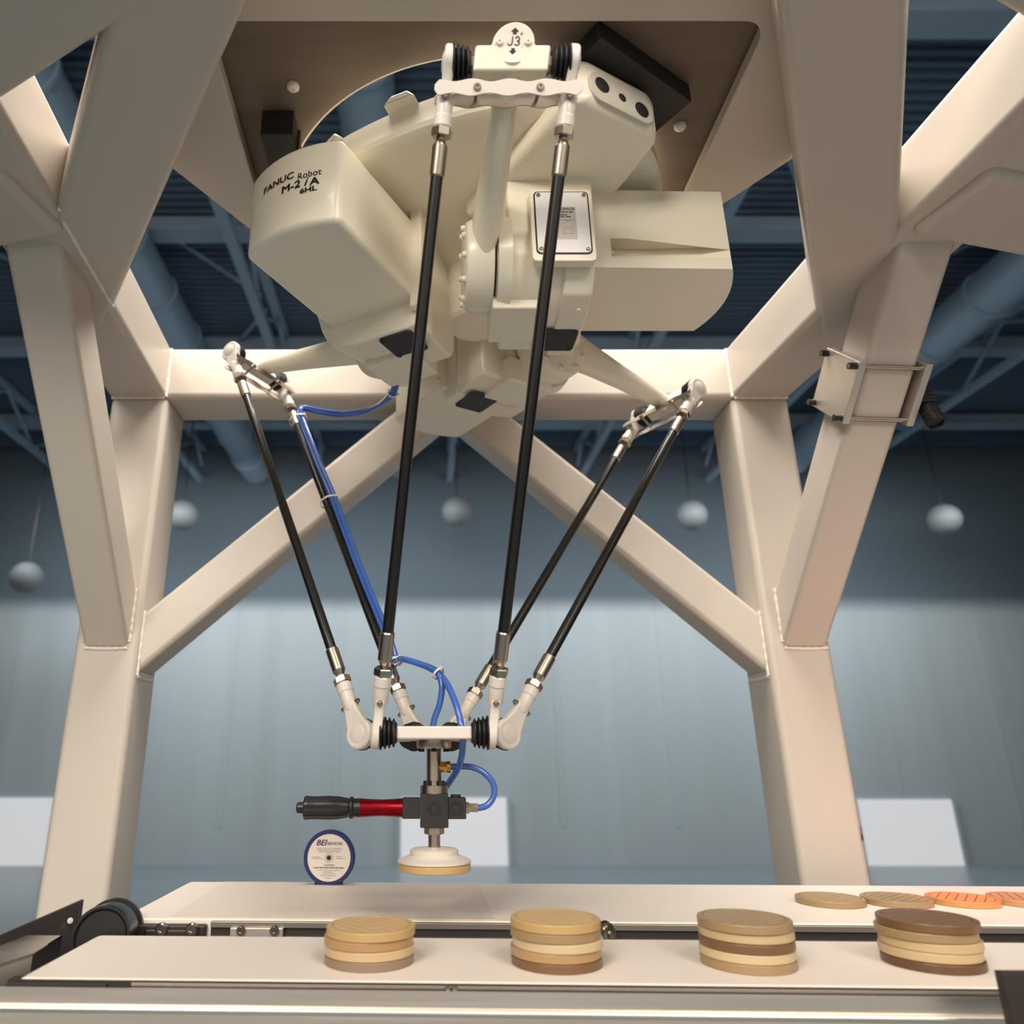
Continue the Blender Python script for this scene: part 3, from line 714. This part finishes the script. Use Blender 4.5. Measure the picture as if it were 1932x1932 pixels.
bm = B(); add_cyl(bm, (xt(828, 1447), TY, zf), (xt(843, 1447), TY, zf), .0082, n=6); add_cyl(bm, (xt(843, 1447), TY, zf), (xt(850, 1447), TY, zf), .0078, n=16); obj('brass_fitting', bm, M_BRASS, grip, ang=20)
lz('lower_nut', M_STEEL, [(1559, .0125), (1561, .014), (1572, .014), (1574, .0125)], 6, 20)
lz('stem', M_STEEL, [(1572, .0082), (1601, .0082)])
lz('suction_cup', M_CUP, [(1598, .012), (1601, .031), (1603, .0335), (1612, .0335), (1614, .036), (1618, .044), (1622, .0505), (1626, .0505), (1627.5, .049)], 48, 30)

# ------------------------------------------------------------------ conveyors
BZ = -.215; ROT = -.036
def conv(name, label, y0, y1, x0=-.43, x1=1.5): 
    return thing(name, (0, (y0 + y1) / 2, BZ), label, 'conveyor')
def cx(x, yy, z): return V(x, yy + ROT * x, z)
def slab_x(name, m, par, x0, x1, y0, y1, z0, z1, bev=.0, seg=2):
    bm = B(); q = [cx(x0, y0, 0), cx(x1, y0, 0), cx(x1, y1, 0), cx(x0, y1, 0)]
    a = [bm.verts.new((p.x, p.y, z0)) for p in q]; b = [bm.verts.new((p.x, p.y, z1)) for p in q]
    bm.faces.new(list(reversed(a))); bm.faces.new(b)
    for i in range(4): bm.faces.new((a[i], a[(i + 1) % 4], b[(i + 1) % 4], b[i]))
    return obj(name, bm, m, par, bevel=bev, seg=seg)
def belt(par, y0, y1, x0, x1, th=.012):
    """belt loop wrapped round its end rollers: a rounded stadium swept across the belt width"""
    r = .021; zc_ = BZ - r; prof = [(x1, BZ), (x0 + r, BZ)] + [(x0 + r - r * math.sin(math.radians(a)), zc_ + r * math.cos(math.radians(a))) for a in range(15, 181, 15)] + [(x1, BZ - 2 * r)]
    bm = B(); A = [bm.verts.new(cx(x, y0, z)) for x, z in prof]; Bv = [bm.verts.new(cx(x, y1, z)) for x, z in prof]
    for i in range(len(prof) - 1): bm.faces.new((A[i], A[i + 1], Bv[i + 1], Bv[i]))
    bm.faces.new(list(reversed(A))); bm.faces.new(Bv)
    return obj('belt', bm, M_BELT, par, bevel=.0025, seg=2, ang=30)
rc = conv('belt_conveyor', 'rear flat white belt conveyor carrying single discs behind the stacks', 1.165, 1.48)
belt(rc, 1.160, 1.488, -.445, 1.6)
slab_x('belt_splice', M_BELT2, rc, -.365, .10, 1.166, 1.487, BZ, BZ + .0004)
fr = 1.155
slab_x('side_rail', M_RAIL, rc, -.30, 1.6, fr, fr + .01, BZ - .0105, BZ - .002, .0015)
slab_x('slot_back', M_SLOT, rc, -.30, 1.6, fr + .004, fr + .02, BZ - .03, BZ - .009)
slab_x('side_rail', M_RAIL, rc, -.30, 1.6, fr - .002, fr + .01, BZ - .030, BZ - .0200, .0012)
slab_x('side_rail', M_RAIL, rc, -.30, 1.6, fr - .002, fr + .01, BZ - .06, BZ - .032, .0012)
slab_x('end_bracket', M_BLKPLATE, rc, -.44, -.305, fr - .006, fr + .02, BZ - .05, BZ - .006, .003)
slab_x('end_bracket', M_BLKPLATE, rc, -.39, -.315, fr - .010, fr, BZ - .055, BZ - .011, .003)
def screw_px(px, py, Y, par, r=.007, m=M_STEEL):
    p = at(px, py, Y=Y); capbolt('socket_screw', p, (0, -1, 0), r, .006, m, par)
for px in (305, 362): screw_px(px, 1753, cx((px - 800) / 1390 * 1.1, fr - .011, 0).y, rc, .0085)
a = at(437, 1744, Y=fr + .012); b = at(537, 1744, Y=fr + .012)
slab_x('splice_plate', M_ALU, rc, a.x, b.x, fr - .006, fr + .002, BZ - .05, BZ - .009, .0012)
for px in (455, 518): screw_px(px, 1756, cx((px - 800) / 1390 * 1.1, fr - .007, 0).y, rc, .0065)
# tension knob
p = at(1157, 1767, Y=1.115); bm = B()
add_lathe(bm, p + V(-.012, .03, .008), V(.35, -1, -.25), [(0, .006), (.012, .006), (.013, .012), (.020, .012), (.021, .009), (.028, .0095), (.029, .0055), (.036, .005), (.037, 0)], 14); obj('tension_screw', bm, M_STEEL, rc, ang=30)
for xs in (-.2, .55, 1.3):
    slab_x('support_leg', M_RAIL, rc, xs, xs + .05, 1.30, 1.35, FLOOR, BZ - .04, .002)

fc = conv('belt_conveyor', 'front flat white belt conveyor carrying the stacked discs', .85, 1.06)
belt(fc, .862, 1.055, -.432, 1.6)
slab_x('side_rail', M_RAIL, fc, -.30, 1.5, .8575, .87, BZ - .0062, BZ - .0028, .0006)
slab_x('slot_back', M_SLOT, fc, -.43, 1.5, .8600, .875, BZ - .012, BZ - .0016)
slab_x('end_bracket', M_SLOT, fc, -.43, -.325, .8565, .868, BZ - .0085, BZ - .0035, .0006)
slab_x('side_rail', M_RAIL, fc, -.30, 1.5, 1.05, 1.062, BZ - .03, BZ - .006, .002)
for px in (845, 858):
    p = at(px, 1865, Y=.8565); capbolt('edge_screw', p, (0, -1, 0), .0032, .004, M_STEEL, fc)
slab_x('cover_bracket', M_BLKPLATE, fc, at(1853, 1850, Y=.80).x, 1.2, .79, .80, -.24, at(1880, 1819, Y=.80).z, .001)
for xs in (-.2, .55, 1.3):
    slab_x('support_leg', M_RAIL, fc, xs, xs + .05, .94, .99, FLOOR, BZ - .04, .002)
# stainless front guard rail
gr = thing('guard_rail', (.2, .83, BZ - .05), 'brushed stainless guard rail with rolled lip along the front belt', 'rail')
prof = [(.850, BZ - .0145), (.836, BZ - .0315), (.832, BZ - .0335)] 
def sweep(name, m, par, prof, x0, x1, bev=0):
    bm = B(); A = [bm.verts.new(cx(x0, y, z)) for y, z in prof]; Q = [bm.verts.new(cx(x1, y, z)) for y, z in prof]
    n = len(prof)
    for i in range(n): bm.faces.new((A[i], A[(i + 1) % n], Q[(i + 1) % n], Q[i]))
    bm.faces.new(list(reversed(A))); bm.faces.new(Q); return obj(name, bm, m, par, bevel=bev, ang=50)
sweep('guard_face', M_STAINLESS, gr, [(.8525, BZ - .0062), (.8525, BZ - .024), (.8545, BZ - .024), (.8545, BZ - .0062)], -.8, 1.4)
lip = [(.8515 + .0036 * math.cos(math.radians(a)), BZ - .0245 + .0036 * math.sin(math.radians(a))) for a in range(0, 360, 20)]
sweep('rolled_lip', M_STAINLESS, gr, lip, -.8, 1.4)
sweep('lower_face', M_STAINLESS, gr, [(.8505, BZ - .027), (.8495, BZ - .09), (.855, BZ - .09), (.855, BZ - .027)], -.8, 1.4)
# drive drum at the end of the rear conveyor
dr = thing('drive_drum', at(190, 1760, Y=1.12), 'black plastic drum roller between the conveyor ends', 'drum')
p0 = at(189, 1768, Y=1.085); p1 = at(212, 1756, Y=1.165); ax = (p1 - p0).normalized()
bm = B(); add_lathe(bm, p0, ax, [(.004, 0), (.004, .030), (0, .033), (0, .036), (.004, .037), ((p1 - p0).length, .037)], 40); obj('drum_shell', bm, M_DRUM, dr, ang=30)
bm = B(); add_lathe(bm, p1, ax, [(-.006, .037), (-.006, .0405), (0, .0415), (.006, .0405), (.006, 0)], 40); obj('drum_flange', bm, M_DRUM, dr, ang=30)
# black side guard plate and stainless catch tray on the left
sg = thing('side_guard', at(100, 1740, Y=1.15), 'black sheet metal guard plate at the left conveyor end', 'guard')
q = [at(158, 1697, Y=1.24), at(150, 1760, Y=1.22), at(140, 1800, Y=1.16), at(-60, 1880, Y=.98), at(-60, 1800, Y=1.0), at(10, 1762, Y=1.06)]
bm = B(); o = q[0]; vs_ = [bm.verts.new(p) for p in q]; w2 = [bm.verts.new(p + V(-.004, .002, 0)) for p in q]
bm.faces.new(vs_); bm.faces.new(list(reversed(w2)))
for i in range(6): bm.faces.new((vs_[i], vs_[(i + 1) % 6], w2[(i + 1) % 6], w2[i]))
bm.normal_update(); obj('guard_plate', bm, M_BLKPLATE, sg, smooth=False)
p = at(130, 1736, Y=1.19); bm = B(); add_lathe(bm, p + V(.003, -.003, 0), V(.6, -1, 0), [(0, .004), (.002, .004), (.003, 0)], 10); obj('rivet', bm, M_JOINT, sg)
tray = thing('catch_tray', at(50, 1800, Y=.95), 'stainless sheet catch tray at the lower left edge', 'tray')
def poly_sheet(name, pts, th, m, par):
    bm = B(); a = [bm.verts.new(p) for p in pts]; n = len(pts)
    nv = (pts[1] - pts[0]).cross(pts[2] - pts[0]).normalized()
    b = [bm.verts.new(p - nv * th) for p in pts]; bm.faces.new(a); bm.faces.new(list(reversed(b)))
    for i in range(n): bm.faces.new((a[i], a[(i + 1) % n], b[(i + 1) % n], b[i]))
    return obj(name, bm, m, par, smooth=False)
tz = -.222
poly_sheet('tray_top', [at(-60, 1763, Z=tz), at(-60, 1840, Z=tz), at(62, 1800, Z=tz), at(118, 1765, Z=tz)], .003, M_STAINLESS, tray)
poly_sheet('tray_side', [at(62, 1800, Z=tz), at(62, 1800, Z=tz) + V(0, 0, -.04), at(118, 1765, Z=tz) + V(0, 0, -.04), at(118, 1765, Z=tz)], .002, M_BLKPLATE, tray)  # shade under the belt put into the colour as a black face
poly_sheet('tray_skirt', [at(-60, 1840, Z=tz), at(-60, 1840, Z=tz) + V(0, 0, -.06), at(62, 1800, Z=tz) + V(0, 0, -.06), at(62, 1800, Z=tz)], .002, M_STAINLESS, tray)

# ------------------------------------------------------------------ discs
DR, DTH = .0500, .0090
def disc_mesh():
    bm = B(); add_lathe(bm, (0, 0, 0), (0, 0, 1), [(0, DR - .0006), (.0006, DR), (DTH - .0012, DR), (DTH - .0004, DR - .0004), (DTH, DR - .0016), (DTH, DR - .006), (DTH - .0012, DR - .0065), (DTH - .0012, 0)], 64)
    return bm
def relief_mesh():
    bm = B(); step = .0122; g = .0017; rr_ = DR - .0072
    for i in range(-4, 5):
        for j in range(-4, 5):
            x0, x1 = (i - .5) * step + g / 2, (i + .5) * step - g / 2; y0, y1 = (j - .5) * step + g / 2, (j + .5) * step - g / 2
            pts = []
            k = 5
            for a in range(k): pts.append((x0 + (x1 - x0) * a / k, y0))
            for a in range(k): pts.append((x1, y0 + (y1 - y0) * a / k))
            for a in range(k): pts.append((x1 - (x1 - x0) * a / k, y1))
            for a in range(k): pts.append((x0, y1 - (y1 - y0) * a / k))
            cl = []
            for p in pts:
                l = math.hypot(*p)
                if l > rr_: 
                    q = (p[0] * rr_ / l, p[1] * rr_ / l)
                    if not (x0 - 1e-6 <= q[0] <= x1 + 1e-6 and y0 - 1e-6 <= q[1] <= y1 + 1e-6): continue
                    p = q
                if not cl or math.hypot(p[0] - cl[-1][0], p[1] - cl[-1][1]) > 2e-4: cl.append(p)
            if len(cl) >= 3:
                try: add_prism(bm, cl, (0, 0, 0), (1, 0, 0), (0, 1, 0), DTH - .0015, DTH - .0001)
                except Exception: pass
    return bm
def disc_mat(name, c, k=1.): return mat('disc_' + name, lin(c), .38, noise=.07, nscale=35, coat=.1)
DC = {'honey': (190, 155, 103), 'straw': (197, 170, 128), 'tan': (174, 137, 96), 'brown': (117, 85, 57), 'grey': (140, 118, 96), 'pale': (202, 179, 139), 'umber': (99, 70, 46), 'khaki': (158, 130, 93), 'apricot': (190, 139, 84)}
dme, rme = {}, {}
def disc(colname, p, label, rotz, group, top=True, rcol=None):
    if colname not in dme:
        for nm, f, dct, mm in (('disc', disc_mesh, dme, disc_mat(colname, DC[colname])), ('grid', relief_mesh, rme, disc_mat(colname + '_top', tuple(min(255, v * 1.04 + 4) for v in DC[colname])))):
            bm = f(); bmesh.ops.recalc_face_normals(bm, faces=bm.faces)
            for fc_ in bm.faces: fc_.smooth = nm == 'disc'
            if nm == 'disc':
                for e in bm.edges:
                    if len(e.link_faces) == 2 and e.calc_face_angle(0) > .3: e.smooth = False
            me = bpy.data.meshes.new('moulded_' + nm + '_' + colname); bm.to_mesh(me); bm.free(); me.materials.append(mm); dct[colname] = me
    o = bpy.data.objects.new('moulded_disc', dme[colname]); COL.objects.link(o); o.location = p; o.rotation_euler = (0, 0, rotz)
    tag(o, label, 'disc', group)
    if top:
        if 'groove' not in rme:
            bm = B(); add_lathe(bm, (0, 0, DTH - .0014), (0, 0, 1), [(0, DR - .0068), (.0004, DR - .0068), (.0004, 0)], 48); me = bpy.data.meshes.new('groove_floor'); bm.to_mesh(me); bm.free(); me.materials.append(disc_mat('groove', (128, 92, 50))); rme['groove'] = me
        g = bpy.data.objects.new('groove_floor', rme['groove']); COL.objects.link(g); g.parent = o
        g = bpy.data.objects.new('grid_relief', rme[colname]); COL.objects.link(g); g.parent = o
    return o
random.seed(11)
LV = {4: ['bottom', 'second from bottom', 'third from bottom', 'top'], 5: ['bottom', 'second from bottom', 'middle', 'fourth from bottom', 'top']}
stacks = [((697, 1813), ['grey', 'straw', 'tan', 'honey'], 'leftmost stack', .72), ((1053, 1817), ['brown', 'tan', 'pale', 'khaki', 'honey'], 'second stack from left', .75),
          ((1412, 1818), ['khaki', 'pale', 'brown', 'straw', 'khaki'], 'third stack from left', .45), ((1760, 1817), ['umber', 'straw', 'straw', 'khaki', 'brown'], 'rightmost stack', .35)]
for (px, py), cols, nm, rz in stacks:
    base_p = at(px, py, Z=BZ + .0002)
    for k, c in enumerate(cols):
        j = V(random.uniform(-.0018, .0018), random.uniform(-.0015, .0015), k * (DTH + .0003))
        disc(c, base_p + j, '%s coloured moulded disc, %s disc of the %s' % (c, LV[len(cols)][k], nm), rz + random.uniform(-.05, .05), 'stacked discs on the front belt', top=k == len(cols) - 1)
for i, (px, c, w) in enumerate(((1567, 'khaki', 'first'), (1692, 'khaki', 'second'), (1817, 'apricot', 'third'), (1935, 'tan', 'fourth'))):
    disc(c, at(px, 1704, Z=BZ + .0002), '%s single moulded disc lying flat on the rear belt, %s from left' % (c, w), .5 + .2 * i, 'single discs on the rear belt')
disc('honey', V(TX, TY, zt(1627) - DTH - .0006), 'honey coloured moulded disc held under the suction cup', .3, None)

# ------------------------------------------------------------------ upright measuring wheel
wc = at(621, 1616, Y=1.462); wr = .0465
wc.z = BZ + wr - .0015
wh = thing('label_wheel', (wc.x, wc.y, BZ), 'upright blue rimmed wheel with a round white printed label', 'wheel')
fx = V(1, ROT * 2, 0).normalized(); fz = V(0, 0, 1); fn = fx.cross(fz).normalized()
bm = B(); add_lathe(bm, wc - fn * .012, fn, [(0, wr - .002), (.002, wr), (.012, wr), (.0145, wr - .0015), (.0145, wr - .006), (.0125, wr - .0068), (.0125, 0)], 64, hint=fz); obj('wheel_rim', bm, M_BLUE, wh, ang=30)
lo_ = wc + fn * .0006
bm = B(); add_lathe(bm, lo_, fn, [(0, wr - .0072), (.0006, wr - .0072), (.0006, 0)], 64, hint=fz); obj('label_face', bm, M_LABEL, wh, ang=30)
o = lo_ + fn * .0008
text_part('lettering', 'BEI', .0135, o + fx * -.0150 + fz * .0245, fx, fz, M_INKB, wh, .0001, shear=.25, fat=.0003, sx=1.08)
text_part('lettering', 'SENSORS', .0070, o + fx * .0098 + fz * .0232, fx, fz, M_INKB, wh, .0001, shear=.25, bold=.00012, sx=1.0)
text_part('lettering', 'CAUTION', .0042, o + fx * .001 + fz * -.0125, fx, fz, M_INK, wh, .0001, bold=.00008)
for dz, w, xo, h, m in ((.0155, .048, 0, .0010, M_INKG), (.0125, .044, 0, .001, M_INKG), (.0095, .038, 0, .001, M_INKG), (.001, .014, -.024, .001, M_INKG), (-.0015, .020, -.021, .001, M_INKG), (.002, .012, .019, .001, M_INKG), (-.001, .016, .021, .001, M_INKG), (-.0165, .056, 0, .0015, M_INK), (-.0205, .042, 0, .0009, M_INKG), (-.0235, .02, 0, .0009, M_INKG), (-.0265, .024, 0, .0009, M_INKG), (-.0295, .028, 0, .0009, M_INKG), (-.0335, .010, 0, .0009, M_INKG)):
    bm = B(); x_ = -w / 2; k = 0
    while x_ < w / 2:
        bw = min((.0031, .0045, .0022, .0052)[k % 4], w / 2 - x_ + .0004); add_box(bm, o + fx * (x_ + xo + bw / 2) + fz * dz, (bw, h, .0002), (fx, fz, fn)); x_ += bw + .0008; k += 1
    obj('print_row', bm, m, wh, smooth=False)
bm = B(); add_lathe(bm, lo_, fn, [(.0004, .0088), (.0014, .0085), (.0014, .005), (.002, .0048), (.002, .0028), (-.001, .0026), (-.001, 0)], 28, hint=fz); obj('hub_ring', bm, M_ALU, wh, ang=30)
bm = B(); add_lathe(bm, lo_ + fn * .0018, fn, [(0, .0042), (.0012, .0036), (.0012, .0018), (.0002, .0016), (.0002, 0)], 20, hint=fz); obj('hub_screw', bm, M_BLACK, wh)
bm = B(); add_box(bm, wc - fn * .006 + V(0, 0, -wr + .004), (.05, .011, .007), (fx, fn, fz)); obj('stand_foot', bm, M_BLKPLATE, wh, bevel=.001)

# ------------------------------------------------------------------ camera clamp on the right knee brace
clamp = thing('clamp_bracket', at(1640, 730, Y=1.2), 'aluminium two plate clamp bracket bolted round the knee brace', 'bracket')
dd = (V(.826, 1.0, .864) - V(.798, 1.55, .284)).normalized(); xx = V(1, 0, 0); xx = (xx - dd * xx.dot(dd)).normalized(); nn_ = dd.cross(xx).normalized()
if nn_.y > 0: nn_ = -nn_                                       # towards the viewer / below
bc = V(.798, 1.55, .284) + dd * ((V(.798, 1.55, .284) - V(.826, 1.0, .864)).length * .625)
for s in (-1, 1):
    bm = B(); add_box(bm, bc + xx * s * .058, (.013, .116, .112), (xx, nn_, dd)); obj('clamp_plate', bm, M_ALU, clamp, bevel=.0012)
for i in (-1, 1):
    for j in (-1, 1):
        o = bc + nn_ * i * .049 + dd * j * .047
        bm = B(); add_cyl(bm, o - xx * .078, o + xx * .064, .0042, n=12); rdn = obj('tie_rod', bm, M_STEEL, clamp)
        bm = B(); add_cyl(bm, o - xx * .078, o - xx * .064, .006, n=10); obj('rod_end', bm, M_DRUM, rdn)
vc = thing('vision_camera', bc + xx * .1, 'small black machine vision camera with lens beside the clamp bracket', 'camera')
p = at(1745, 765, Y=bc.y - .01); la = V(.06, -.30, -.95).normalized()
ax3 = frame_of(la, V(1, 0, 0))
bm = B(); add_box(bm, p - la * .018, (.030, .030, .042), ax3); cb_ = obj('camera_body', bm, M_DRUM, vc, bevel=.002)
for k in range(4):
    bm = B(); add_box(bm, p - la * (.03 - k * .008) , (.0315, .0315, .0022), ax3); obj('cooling_fin', bm, M_BLACK, cb_)
bm = B(); add_lathe(bm, p + la * .003, la, [(0, .0125), (.006, .0135), (.006, .016), (.02, .016), (.021, .0150), (.026, .0150), (.027, .0165), (.040, .0165), (.042, .015), (.042, .012), (.038, .011), (.038, 0)], 26); ln_ = obj('lens', bm, M_DRUM, vc, ang=30)
bm = B(); add_lathe(bm, p + la * .0385, la, [(0, .011), (.001, .006), (.0013, 0)], 20); obj('lens_glass', bm, M_LENS, ln_)
bm = B(); add_box(bm, (p - la * .02 + bc + xx * .062) / 2, ((p - la * .02 - bc - xx * .062).length, .012, .022), (xx, nn_, dd)); obj('camera_mount', bm, M_ALU, vc, bevel=.001)

# ------------------------------------------------------------------ blue air hoses and cable ties
E = ELB['left']; t, er, lc = low_plate['left']
r0 = E + t * -HS; r1 = lc + t * -HS                               # inner rod of the left arm
side = V(.75, -.62, .1).normalized()
def along(k, off): return r0.lerp(r1, k) + side * off
hs_pts = []
H = {}
for i, (o1, dz, lab) in enumerate(((.0135, 0, 'blue air hose clipped to the left arm rod, ending in the tool platform'), (.0215, .006, 'blue air hose clipped to the left arm rod, running down to the gripper body'))):
    sx0 = V(.004 * i, .008 * i, 0)
    pts = [at(757, 640, Y=1.16) + sx0, at(750, 690, Y=1.20) + sx0, at(738, 740, Y=1.26) + sx0, at(705, 770, Y=1.33) + sx0 + V(0, 0, dz), at(655, 784, Y=1.38) + V(0, 0, dz), at(605, 779, Y=1.42) + V(0, 0, dz), at(576, 772, Y=1.435) + V(0, 0, dz * .8),
           along(.125, o1 + .002) + V(0, 0, dz), along(.155, o1), along(.3, o1), along(.42, o1 + .003), along(.6, o1), along(.78, o1 + .003), along(.845, o1)]
    pts += [at(757, 1243, Y=1.17) + sx0, at(795, 1254, Y=1.14) + sx0, at(815, 1263, Y=1.12) + sx0, at(827, 1272, Y=1.11) + sx0 * .6]
    if i == 0: pts += [at(834, 1295, Y=1.105), at(829, 1330, Y=1.105), at(820, 1355, Y=1.11), at(816, 1376, Y=1.112)]
    else: pts += [at(846, 1295, Y=1.09), at(862, 1335, Y=1.07), at(871, 1375, Y=1.06), at(873, 1410, Y=1.07), at(866, 1445, Y=1.10), at(850, 1472, Y=1.13), at(836, 1492, Y=1.145)]
    bm = B(); add_tube(bm, spline(pts, 7), .0047, 12); tag(obj('air_hose', bm, M_BLUEHOSE), lab, 'hose', 'blue air hoses'); H[i] = pts
lp = [V(xt(849, 1447), TY, zf), V(xt(862, 1447), TY, zf + .0005), at(888, 1447, Y=TY), at(912, 1457, Y=TY), at(930, 1478, Y=TY), at(932, 1500, Y=TY), at(922, 1517, Y=TY), at(910, 1523, Y=TY), V(xt(898), TY, zc)]
bm = B(); add_tube(bm, spline(lp, 8), .0044, 12); tag(obj('air_hose', bm, M_BLUEHOSE), 'short blue air hose looping from brass fitting to gripper side', 'hose', 'blue air hoses')
def tie(c, axis, r, lab, rx=1.):
    bm = B(); x, y, z = frame_of(axis); ring = []
    for k in range(20):
        a = 2 * math.pi * k / 20; q = Vector(c) + (x * math.cos(a) * rx + y * math.sin(a)) * r
        ring.append([bm.verts.new(q + z * h + (q - Vector(c)).normalized() * w) for h, w in ((-.0018, 0), (.0018, 0), (.0018, .0011), (-.0018, .0011))])
    for k in range(20):
        a, b = ring[k], ring[(k + 1) % 20]
        for m_ in range(4): bm.faces.new((a[m_], a[(m_ + 1) % 4], b[(m_ + 1) % 4], b[m_]))
    e = thing('cable_tie', c, lab, 'cable tie', 'white cable ties')
    obj('strap', bm, M_TIE, e)
    bm = B(); add_box(bm, Vector(c) + (side - z * side.dot(z)).normalized() * (r + .002), (.005, .004, .005), (x, y, z)); obj('tie_head', bm, M_TIE, e, bevel=.0006)
rd = (r1 - r0).normalized()
for k, lab in ((.148, 'white cable tie at the upper end of the hose carrying rod'), (.42, 'white cable tie halfway down the hose carrying rod'), (.845, 'white cable tie at the lower end of the hose carrying rod')):
    tie(along(k, .008), rd, .0185, lab)
tie(at(827, 1271, Y=1.112), at(832, 1278, Y=1.11) - at(815, 1262, Y=1.12), .0088, 'white cable tie where the blue hoses split above the platform')
tie((H[0][2] + H[1][2]) / 2, H[0][3] - H[0][1], .0088, 'white cable tie on the hoses just under the robot body')
